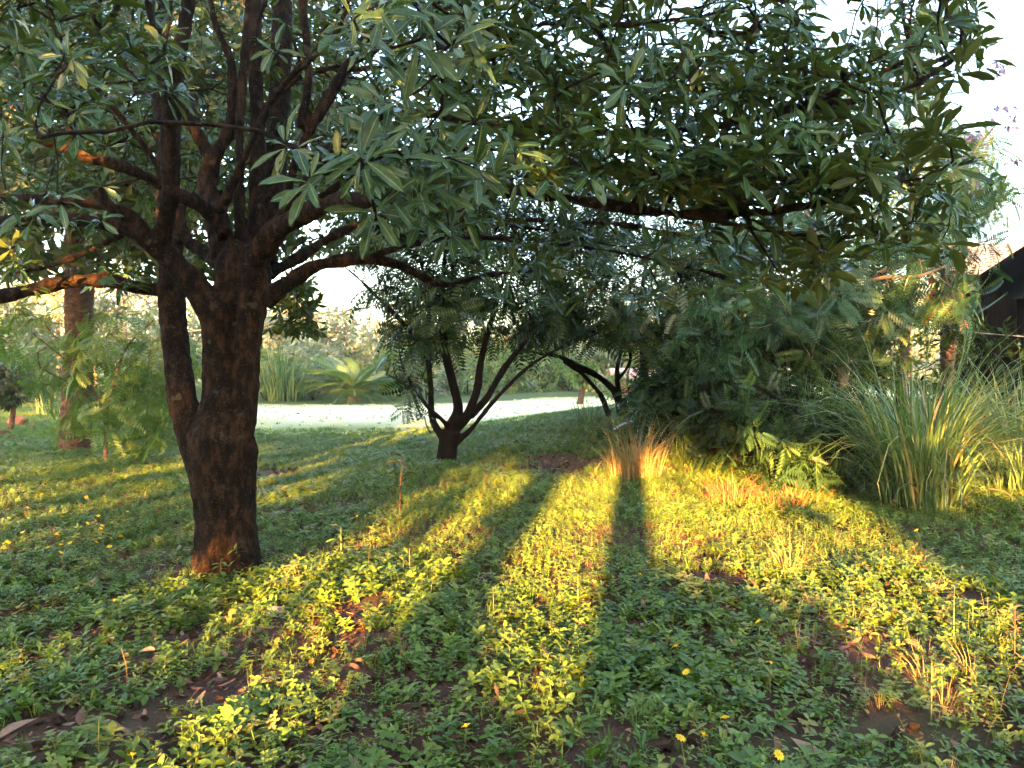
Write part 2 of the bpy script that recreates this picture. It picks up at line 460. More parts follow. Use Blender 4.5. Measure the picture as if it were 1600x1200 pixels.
def grow(skel, tips, axes, step=0.16, tip_r=0.003, wander=0.05, cap=0.75, pw=2.4):
    """connect every tip to the nearest wood; returns chains [(points, radii)]"""
    pos, rad, par, dirs = [], [], [], []
    for s in skel:
        T = unit(np.gradient(s[:, :3], axis=0))
        for i in range(len(s)):
            pos.append(s[i, :3]); rad.append(s[i, 3]); par.append(-1); dirs.append(T[i])
    ns = len(pos)
    extra = int(sum(10 + 0 for _ in tips)) + 20000
    P = np.zeros((ns + extra, 3)); D = np.zeros((ns + extra, 3))
    P[:ns] = pos; D[:ns] = dirs
    n = ns
    d0 = np.array([np.min(np.linalg.norm(P[:ns] - t, axis=1)) for t in tips])
    chains = []
    for ti in np.argsort(d0):
        t = tips[ti]
        dv = t - P[:n]; d = np.linalg.norm(dv, axis=1)
        cs = np.einsum('ij,ij->i', dv, D[:n]) / (d + 1e-6)
        b = int(np.argmin(d * (1.25 - .45 * cs)))
        L = d[b]
        if L < 0.02: continue
        k = max(2, min(12, int(L / step) + 1))
        u = np.linspace(0, 1, k + 1)[1:, None]
        p0, p3 = P[b], t
        p1 = p0 + unit(D[b] + rng.normal(0, .3, 3) + np.array([0, 0, .1])) * L * .35
        p2 = p3 - unit(np.asarray(axes[ti])) * L * .25
        c = (1 - u) ** 3 * p0 + 3 * (1 - u) ** 2 * u * p1 + 3 * (1 - u) * u ** 2 * p2 + u ** 3 * p3
        if k > 2: c[:-1] += rng.normal(0, wander * step * 2, (k - 1, 3))
        ids = []
        for j in range(k):
            if n >= len(P): break
            P[n] = c[j]; D[n] = unit(c[j] - (c[j - 1] if j else p0))
            par.append(b if j == 0 else n - 1); ids.append(n); n += 1
        if ids: chains.append((b, ids))
    area = np.zeros(n)
    for b, ids in chains: area[ids[-1]] += tip_r ** pw
    for i in range(n - 1, ns - 1, -1): area[par[i]] += area[i]
    R = area ** (1 / pw)
    R[:ns] = np.maximum(rad, 0)
    out = []
    for b, ids in chains:
        r = R[ids]
        r0 = min(R[b] * cap, r[0] * 1.25) if b < ns else min(R[b], r[0] * 1.3)
        r = np.minimum(r, max(r0, tip_r))
        out.append((np.vstack([P[b], P[ids]]), np.append(max(r0, r[0]), r)))
    return out


def remesh(mb, voxel, smooth=6, rough=0.0, freq=6.0):
    me = mb.mesh('wood', None)
    o = bpy.data.objects.new('wood', me); col.objects.link(o)
    a = o.modifiers.new('r', 'REMESH'); a.mode = 'VOXEL'; a.voxel_size = voxel
    b = o.modifiers.new('s', 'SMOOTH'); b.iterations = smooth; b.factor = 0.5
    dg = bpy.context.evaluated_depsgraph_get()
    m2 = bpy.data.meshes.new_from_object(o.evaluated_get(dg))
    bpy.data.objects.remove(o); bpy.data.meshes.remove(me)
    if rough:
        n = len(m2.vertices)
        co = np.zeros(n * 3, np.float32); no = np.zeros(n * 3, np.float32)
        m2.vertices.foreach_get('co', co); m2.vertices.foreach_get('normal', no)
        co = co.reshape(-1, 3); no = no.reshape(-1, 3)
        d = np.array([mnoise.noise(Vector((p[0] * freq, p[1] * freq, p[2] * freq * .3))) + .5 * mnoise.noise(Vector(p * freq * 3.1)) for p in co.astype(float)])
        co += no * (d * rough)[:, None].astype(np.float32)
        m2.vertices.foreach_set('co', co.ravel())
    m2.shade_smooth()
    return m2


def close_tube(mb, P, R, k):
    """tube with capped ends so that it is a solid"""
    P = np.asarray(P); R = np.asarray(R, float)
    e0 = P[0] - unit(P[1] - P[0]) * R[0] * .3; e1 = P[-1] + unit(P[-1] - P[-2]) * R[-1] * .3
    V, Q = tube(np.vstack([e0, P, e1]), np.concatenate([[1e-4], R, [1e-4]]), k)
    mb.add(V, Q)


def offset_mesh(me, base):
    n = len(me.vertices); co = np.zeros(n * 3, np.float32)
    me.vertices.foreach_get('co', co)
    me.vertices.foreach_set('co', (co.reshape(-1, 3) - np.asarray(base, np.float32)).ravel())
    me.update()


def blob(n, c, r, shell=0.35):
    """points in an ellipsoid, leaning to its outside"""
    d = unit(rng.normal(0, 1, (n, 3)))
    q = rng.uniform(0, 1, n) ** (1 / 3) * (1 - shell) + shell * rng.uniform(.75, 1, n)
    return np.asarray(c) + d * q[:, None] * np.asarray(r)


def pixblob(n, x0, x1, y0, y1, Y0, Y1):
    x = rng.uniform(x0, x1, n); y = rng.uniform(y0, y1, n); Y = rng.uniform(Y0, Y1, n)
    return np.array([at(a, b, c) for a, b, c in zip(x, y, Y)]).reshape(-1, 3)


def tree(name, label, skel, tips, axes, tm, k, size, leafmat, bark, group=None, voxel=0.03, rough=0.0, sides=10, cat='tree',
         tilt=(45, 100), droop=0.25, back=0.05, singles=0, tip_r=0.003, nbranch=0, step=0.16, crown='crown'):
    base = skel[0][0, :3].copy()
    root = empty(name, base, label, cat, group)
    if voxel:
        mb = MB()
        for s in skel: close_tube(mb, s[:, :3], s[:, 3], sides)
        me = remesh(mb, voxel, rough=rough)
        offset_mesh(me, base)
    else:
        mb = MB()
        for s in skel: mb.add(*tube(s[:, :3], s[:, 3], 7))
        me = mb.mesh('trunk', None, base, True)
    me.materials.append(M[bark])
    link('trunk', me, root)
    chains = grow(skel, tips, axes, tip_r=tip_r, step=step)
    chains.sort(key=lambda c: -c[1][0])
    tw = MB(); bobj = []
    for i, (P, R) in enumerate(chains):
        if i < nbranch:
            bobj.append((P, link('branch', MB().add(*tube(spline(P, 2), np.interp(np.linspace(0, len(R) - 1, (len(R) - 1) * 2 + 1), np.arange(len(R)), R), 7)).mesh('branch', bark, base, True), root)))
        else:
            tw.add(*tube(P, R, 4))
    tag(link('twigwork', tw.mesh('twigwork', bark, base, True), root), kind='stuff')
    Rm, T, S, v = whorls(tips, axes, k, size, tilt, droop, back=back)
    if singles:
        px, py, d = project(T)
        score = np.where((px > 0) & (px < 1600) & (py > 0) & (py < 1200) & (d > 0.5), S / d, 0)
        o_ = np.argsort(-score)
        pick, rest = o_[:singles], o_[singles:]
        mes = []
        for V, Q, m in tm:
            mes.append(MB().add(V, Q, .5, m).mesh('leaf', leafmat + '_single', smooth=True))
        from mathutils import Matrix
        for i in pick:
            dist = [np.min(np.linalg.norm(bp - T[i], axis=1)) for bp, _ in bobj]
            jb = int(np.argmin(dist))
            o = link('leaf', mes[int(rng.integers(0, len(mes)))], bobj[jb][1] if dist[jb] < .25 else root)
            mt = Matrix([[*Rm[i][r], 0] for r in range(3)] + [[0, 0, 0, 1]])
            o.matrix_local = Matrix.Translation(Vector(T[i] - base)) @ mt @ Matrix.Scale(float(S[i]), 4)
        Rm, T, S, v = Rm[rest], T[rest], S[rest], v[rest]
    mb = MB()
    bake(mb, tm, Rm, T, S, v)
    tag(link(crown, mb.mesh(crown, leafmat, base, True), root), kind='stuff')
    return root


def out_axes(tips, centre, up=0.6, jit=0.3):
    return unit(unit(tips - np.asarray(centre)) + np.array([0, 0, up]) + rng.normal(0, jit, tips.shape))


# ------------------------------------------------------------------ ground
def sheet(name, xs, ys, dz, mat):
    X, Yy = np.meshgrid(xs, ys, indexing='xy')
    Z = hgt(X, Yy) + dz
    V = np.stack([X, Yy, Z], -1).reshape(-1, 3)
    nx, ny = len(xs), len(ys)
    i, j = np.meshgrid(np.arange(ny - 1), np.arange(nx - 1), indexing='ij')
    q = np.stack([i * nx + j, i * nx + j + 1, (i + 1) * nx + j + 1, (i + 1) * nx + j], -1).reshape(-1, 4)
    return V, q


t = np.linspace(-1, 1, 261)
xs = np.sign(t) * (np.abs(t) * 14 + np.abs(t) ** 7 * 900)
t = np.linspace(0, 1, 300)
ys = -16 + t * 52 + t ** 9 * 1500
V, Q = sheet('ground', xs, ys, 0, 'soil')
near = np.clip(1 - np.hypot(V[:, 0], V[:, 1]) / 25, 0, 1)
V[:, 2] += np.array([mnoise.noise(Vector((p[0] * 3.3, p[1] * 3.3, 0))) * .025 + mnoise.noise(Vector((p[0] * 9, p[1] * 9, 3))) * .010 for p in V]) * near
gv = np.array([float(sstep(11, 16, p[1] - .35 * min(0, p[0] + 2) + 2.5 * mnoise.noise(Vector((p[0] * .5, p[1] * .5, 2))))) for p in V])
gv = np.where(V[:, 1] > 45, 1, gv) * .92
g = link('ground', MB().add(V, Q, gv).mesh('ground', 'soil', smooth=True))
tag(g, 'reddish brown soil showing between the low plants', kind='structure')

# clearing with glare and mist put into its pale colour, irregular outline
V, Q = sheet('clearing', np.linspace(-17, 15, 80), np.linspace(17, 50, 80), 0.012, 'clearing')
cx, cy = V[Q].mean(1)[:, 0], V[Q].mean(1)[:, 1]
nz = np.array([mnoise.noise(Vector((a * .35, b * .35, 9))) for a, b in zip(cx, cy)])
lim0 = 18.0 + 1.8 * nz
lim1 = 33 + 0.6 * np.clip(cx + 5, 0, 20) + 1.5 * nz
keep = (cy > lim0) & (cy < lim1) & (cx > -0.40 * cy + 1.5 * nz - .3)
ce = 1 - sstep(17.5, 26.0, V[:, 1] + 1.5 * np.array([mnoise.noise(Vector((a * .6, b * .6, 5))) for a, b in V[:, :2]]))  # greener at the near edge, where the painted glare fades out
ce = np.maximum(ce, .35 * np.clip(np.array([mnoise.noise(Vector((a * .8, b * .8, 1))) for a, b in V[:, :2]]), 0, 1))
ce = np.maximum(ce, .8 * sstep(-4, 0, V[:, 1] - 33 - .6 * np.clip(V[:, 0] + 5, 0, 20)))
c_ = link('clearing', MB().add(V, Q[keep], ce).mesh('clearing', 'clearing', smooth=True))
tag(c_, 'clearing beyond the small dark trees, its glare painted as pale colour', kind='structure')


# ------------------------------------------------------------------ instanced ground stuff
def template(nm, mb_or_me, coll):
    o = bpy.data.objects.new(nm, mb_or_me); coll.objects.link(o); return o


def scatter(name, label, P, rot, scl, idx, coll, cat):
    me = bpy.data.meshes.new(name)
    me.vertices.add(len(P)); me.vertices.foreach_set('co', np.asarray(P, np.float32).ravel())
    a = me.attributes.new('rot', 'FLOAT_VECTOR', 'POINT'); a.data.foreach_set('vector', np.asarray(rot, np.float32).ravel())
    a = me.attributes.new('scl', 'FLOAT', 'POINT'); a.data.foreach_set('value', np.asarray(scl, np.float32))
    a = me.attributes.new('idx', 'INT', 'POINT'); a.data.foreach_set('value', np.asarray(idx, np.int32))
    o = link(name, me)
    ng = bpy.data.node_groups.new(name, 'GeometryNodeTree')
    ng.interface.new_socket('Geometry', in_out='INPUT', socket_type='NodeSocketGeometry')
    ng.interface.new_socket('Geometry', in_out='OUTPUT', socket_type='NodeSocketGeometry')
    N, L = ng.nodes, ng.links
    gi, go = N.new('NodeGroupInput'), N.new('NodeGroupOutput')
    ci = N.new('GeometryNodeCollectionInfo'); ci.inputs[0].default_value = coll
    ci.inputs['Separate Children'].default_value = True; ci.inputs['Reset Children'].default_value = True
    ip = N.new('GeometryNodeInstanceOnPoints')
    ip.inputs['Pick Instance'].default_value = True
    def attr(nm, ty):
        n = N.new('GeometryNodeInputNamedAttribute'); n.data_type = ty; n.inputs[0].default_value = nm
        return n.outputs['Attribute']
    er = N.new('FunctionNodeEulerToRotation')
    L.new(attr('rot', 'FLOAT_VECTOR'), er.inputs[0])
    L.new(gi.outputs[0], ip.inputs['Points']); L.new(ci.outputs[0], ip.inputs['Instance'])
    L.new(attr('idx', 'INT'), ip.inputs['Instance Index'])
    L.new(er.outputs[0], ip.inputs['Rotation']); L.new(attr('scl', 'FLOAT'), ip.inputs['Scale'])
    L.new(ip.outputs[0], go.inputs[0])
    md = o.modifiers.new('scatter', 'NODES'); md.node_group = ng
    return tag(o, label, cat, kind='stuff')


def sprig(npairs, L, h, lean=.3):
    mb = MB()
    a = rng.uniform(0, 6.28)
    st = np.array([[0, 0, -.01], [.3 * lean * h, 0, .5 * h], [lean * h, 0, h]])
    mb.add(*tube(st, [.0022, .0018, .0012], 3), .3)
    Rs, Ts, Ss = [], [], []
    for i in range(npairs):
        f = .35 + .65 * i / max(1, npairs - 1)
        p = np.array([lean * h * f ** 1.5, 0, h * f])
        for s in (0, math.pi):
            ph = a + i * 1.57 + s + rng.normal(0, .25)
            el = rng.uniform(-.05, .6) + .25 * (f - .5)
            D = np.array([math.cos(ph) * math.cos(el), math.sin(ph) * math.cos(el), math.sin(el)])
            Rs.append(frames(D[None], np.array([[0, 0, 1.0]]))[0]); Ts.append(p); Ss.append(L * rng.uniform(.65, 1.1) * (1.05 - .35 * (f > .9)))
    bake(mb, COVL, np.array(Rs), np.array(Ts), np.array(Ss), np.full(len(Rs), .5))
    return mb


COVL = [leaf_t([(0, .12), (.3, .8), (.6, 1), (.85, .6), (1, .06)], .26, d, f) for d, f in ((.2, .3), (.4, .2), (.05, .4))]


def tuft(n, h, spread, wdt, bend=.6):
    mb = MB()
    for i in range(n):
        ph = rng.uniform(0, 6.28); k = rng.uniform(.5, 1.1) * h
        o = np.array([math.cos(ph), math.sin(ph), 0]); s_ = np.array([-o[1], o[0], 0]) * wdt
        b = o * rng.uniform(0, spread * .4); bd = rng.uniform(.2, 1) * bend
        P = [b + o * k * bd * f * f + np.array([0, 0, k * f * (1 - .35 * bd * f)]) for f in (0, .5, 1)]
        V = []
        for p, ww in zip(P, (1, .8, .08)): V += [p - s_ * ww, p + s_ * ww]
        mb.add(V, [(0, 1, 3, 2), (2, 3, 5, 4)], .5)
    return mb


cc = bpy.data.collections.new('cover_templates')
for i in range(5): template('a%02d' % i, sprig(rng.integers(2, 5), .052, rng.uniform(.04, .09)).mesh('sprig', 'cover', smooth=True), cc)
for i in range(4): template('b%02d' % i, sprig(rng.integers(3, 6), .032, rng.uniform(.05, .08)).mesh('sprig', 'cover_fine', smooth=True), cc)
for i in range(3): template('c%02d' % i, tuft(9, .09, .05, .0022).mesh('tuft', 'cover'), cc)


def rosette(n, L, wd, el0):
    mb = MB(); tm = [leaf_t([(0, .3), (.3, .7), (.65, 1), (.88, .6), (1, .08)], wd, d, .3) for d in (.15, .35)]
    ph = np.arange(n) * 2.4 + rng.normal(0, .2, n); el = rng.uniform(el0 - .3, el0 + .3, n)
    D = np.stack([np.cos(ph) * np.cos(el), np.sin(ph) * np.cos(el), np.sin(el)], 1)
    bake(mb, tm, frames(D, np.tile([0, 0, 1.0], (n, 1))), np.tile([0, 0, .008], (n, 1)), L * rng.uniform(.6, 1.1, n), np.full(n, .5))
    return mb


def clover():
    mb = MB()
    for _ in range(7):
        a, h = rng.uniform(0, 6.28), rng.uniform(.03, .07); p = np.array([math.cos(a) * .03 * rng.uniform(.2, 1.5), math.sin(a) * .03 * rng.uniform(.2, 1.5), h])
        mb.add(*tube([[0, 0, 0], p * [.6, .6, .6], p], .0007, 3), .4)
        for k in range(3):
            b = a + k * 2.094; D = np.array([[math.cos(b), math.sin(b), .15]])
            bake(mb, [leaf_t([(0, .2), (.5, .9), (.85, 1), (1, .5)], .45, .1, .2)], frames(D, np.array([[0, 0, 1.0]])), p[None], np.array([.017]), np.array([.5]))
    return mb


for i in range(2): template('d%02d' % i, rosette(8, .085, .13, .45).mesh('rosette', 'cover', smooth=True), cc)
for i in range(3): template('e%02d' % i, clover().mesh('clover', 'cover_fine', smooth=True), cc)


def nval(x, y, s, z=0): return mnoise.noise(Vector((x * s, y * s, z)))


BARE = [(330, 1085, .55), (200, 1130, .5), (1130, 910, .5), (1120, 880, .35), (80, 830, .4), (290, 1000, .3), (560, 1000, .28), (1235, 1165, .25),
        (880, 725, 1.1), (430, 740, .8), (1400, 1150, .3), (560, 960, .3), (700, 1085, .22), (60, 1150, .4), (1060, 1170, .25), (130, 760, .3), (650, 705, .5)]
BARE = [(*ground_at(a, b)[:2], r * .62) for a, b, r in BARE]


def bare(x, y):
    return max([1 - math.hypot(x - a, (y - b) * .8) / r for a, b, r in BARE])


def cover_points(n, y0, y1, keepf):
    yy = np.sqrt(rng.uniform(y0 ** 2, y1 ** 2, n)); xx = rng.uniform(-1, 1, n) * (.80 * yy + 1.0)
    ok = np.array([keepf(a, b) for a, b in zip(xx, yy)])
    xx, yy = xx[ok], yy[ok]
    return np.stack([xx, yy, hgt(xx, yy)], 1)


def kf(x, y):
    d = nval(x, y, .9) * .6 + nval(x, y, 2.6, 4) * .5 + .68
    if x < -.5 and y < 5: d -= .04 * min(1, (-x - .5))
    b = bare(x, y)
    if b > 0: d -= 1.6 * b
    return random.random() < .12 + 1.6 * d if d > -.08 else random.random() < .05


P = cover_points(135000, 1.7, 17, kf)
n = len(P)
fine = np.array([nval(a, b, .5, 7) for a, b in P[:, :2]])
idx = np.where((P[:, 1] < 5.5 + 2 * fine) & (rng.uniform(0, 1, n) < .85 + fine), rng.integers(0, 5, n), rng.integers(5, 9, n))
sp1 = np.array([nval(a, b, 1.1, 21) for a, b in P[:, :2]]); sp2 = np.array([nval(a, b, 1.4, 33) for a, b in P[:, :2]])
idx = np.where(rng.uniform(0, 1, n) < np.clip(.07 + .5 * sp1, .02, .5), rng.integers(9, 12, n), idx)
idx = np.where(rng.uniform(0, 1, n) < np.clip(.05 + .9 * sp2, 0, .6), rng.integers(14, 17, n), idx)
idx = np.where(rng.uniform(0, 1, n) < .02, rng.integers(12, 14, n), idx)
hs = np.array([nval(a, b, .8, 44) for a, b in P[:, :2]])
rot = np.stack([rng.normal(0, .25, n), rng.normal(0, .25, n), rng.uniform(0, 6.28, n)], 1)
scatter('ground_cover', 'low leafy green ground cover spread under the trees', P, rot, rng.uniform(.5, 1.25, n) * (1 + .5 * hs), idx, cc, 'ground cover')

# short lawn grass towards the clearing and on the bank
lc = bpy.data.collections.new('lawn_templates')
for i in range(4): template('l%02d' % i, tuft(16, .09, .22, .004, .9).mesh('tuft', 'lawn'), lc)
P = cover_points(50000, 9, 34, lambda x, y: (random.random() < (.25 + .75 * float(sstep(10, 14, y)))) and (y < 18 or random.random() < (.8 if y < 19.5 else .04) or x < -.38 * y) and bare(x, y) < .1)
n = len(P)
scatter('lawn_grass', 'short green grass on the lawn and the bank', P, np.stack([np.zeros(n), np.zeros(n), rng.uniform(0, 6.28, n)], 1),
        rng.uniform(.6, 1.3, n), rng.integers(0, 4, n), lc, 'grass')

M['glare_grass'] = leaf_mat('glare_grass', [(0, (0.62, 0.58, 0.30)), (1, (0.82, 0.75, 0.46))], rough=0.6, trans=0.3, source='o')  # pale to match the glare painted into the clearing
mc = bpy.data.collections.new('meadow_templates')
for i in range(3): template('m%02d' % i, tuft(14, .06, .4, .008, 1.2).mesh('tuft', 'glare_grass'), mc)
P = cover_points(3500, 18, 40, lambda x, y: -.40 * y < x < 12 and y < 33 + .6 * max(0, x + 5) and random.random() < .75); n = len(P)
scatter('meadow_grass', 'short grass covering the clearing, coloured pale for its glare', P, np.stack([np.zeros(n), np.zeros(n), rng.uniform(0, 6.28, n)], 1), rng.uniform(.6, 1.4, n), rng.integers(0, 3, n), mc, 'grass')

# dead leaves and bits lying on the soil
dc = bpy.data.collections.new('litter_templates')
for i in range(5): template('d%02d' % i, (lambda mb: mb)(MB().add(*[z if j < 2 else z for j, z in enumerate(leaf_t(ELL, rng.uniform(.14, .24), rng.uniform(-.3, .3), rng.uniform(-.6, .8), rng.uniform(-.2, .2))[:2])], .5)).mesh('dead_leaf', 'litter', smooth=True), dc)
for i in range(3):
    V_ = rng.normal(0, .3, (8, 3)) + np.array([(x, y, z) for x in (-.5, .5) for y in (-.5, .5) for z in (-.4, .4)])
    template('p%02d' % i, MB().add(V_ * .35, [(0, 1, 3, 2), (4, 6, 7, 5), (0, 4, 5, 1), (2, 3, 7, 6), (0, 2, 6, 4), (1, 5, 7, 3)], 0).mesh('crumb', 'soil', smooth=True), dc)
for i in range(2): template('t%02d' % i, MB().add(*tube([[0, 0, 0], [.03, .4, .05], [-.02, .8, .02], [.05, 1.1, 0]], [.018, .02, .016, .008], 4), .2).mesh('bit', 'litter', smooth=True), dc)
P = cover_points(50000, 1.7, 13, lambda x, y: random.random() < .25 + .9 * max(0, bare(x, y)) + (.45 if x < 0 and y < 5 else 0))
n = len(P); P[:, 2] += rng.uniform(.004, .02, n)
scatter('leaf_litter', 'brown dead leaves and bits scattered over the soil', P, np.stack([rng.normal(0, .3, n), rng.normal(0, .3, n), rng.uniform(0, 6.28, n)], 1),
        rng.uniform(.12, .32, n) ** 2, np.where(rng.uniform(0, 1, n) < .55, rng.integers(0, 5, n), rng.integers(5, 10, n)), dc, 'dead leaves')

# thin dry stalks among the cover, thickest at the lower right
sc_ = bpy.data.collections.new('stalk_templates')
for i in range(4):
    mb = MB(); hh = rng.uniform(.12, .24)
    mb.add(*tube(spline([[0, 0, 0], [.02 * rng.normal(), .02, hh * .5], [.05 * rng.normal(), .03, hh]], 3), .0009, 3), .5)
    for j in range(rng.integers(5, 10)):
        z = hh * rng.uniform(.3, 1); ph = rng.uniform(0, 6.28)
        bake(mb, SMALL, frames(np.array([[math.cos(ph), math.sin(ph), .4]]), np.array([[0, 0, 1.0]])), np.array([[0, .02, z]]), np.array([.03]), np.array([.5]))
    template('s%02d' % i, mb.mesh('stalk', 'dry_stalk'), sc_)
for i in range(3): template('u%02d' % i, tuft(9, .15, .10, .0014, .9).mesh('tuft', 'dry_stalk'), sc_)


def sk(x, y):
    u = x - KU * y
    return random.random() < (.40 if (.9 < u < 2.6 and y < 8) else .06 if y > 4 else .02)


P = cover_points(6000, 2.2, 11, sk); n = len(P)
scatter('dry_stalks', 'thin dry yellow stalks and grass standing among the ground cover', P, np.stack([rng.normal(0, .15, n), rng.normal(0, .15, n), rng.uniform(0, 6.28, n)], 1),
        rng.uniform(.6, 1.3, n), rng.integers(0, 7, n), sc_, 'dry grass')

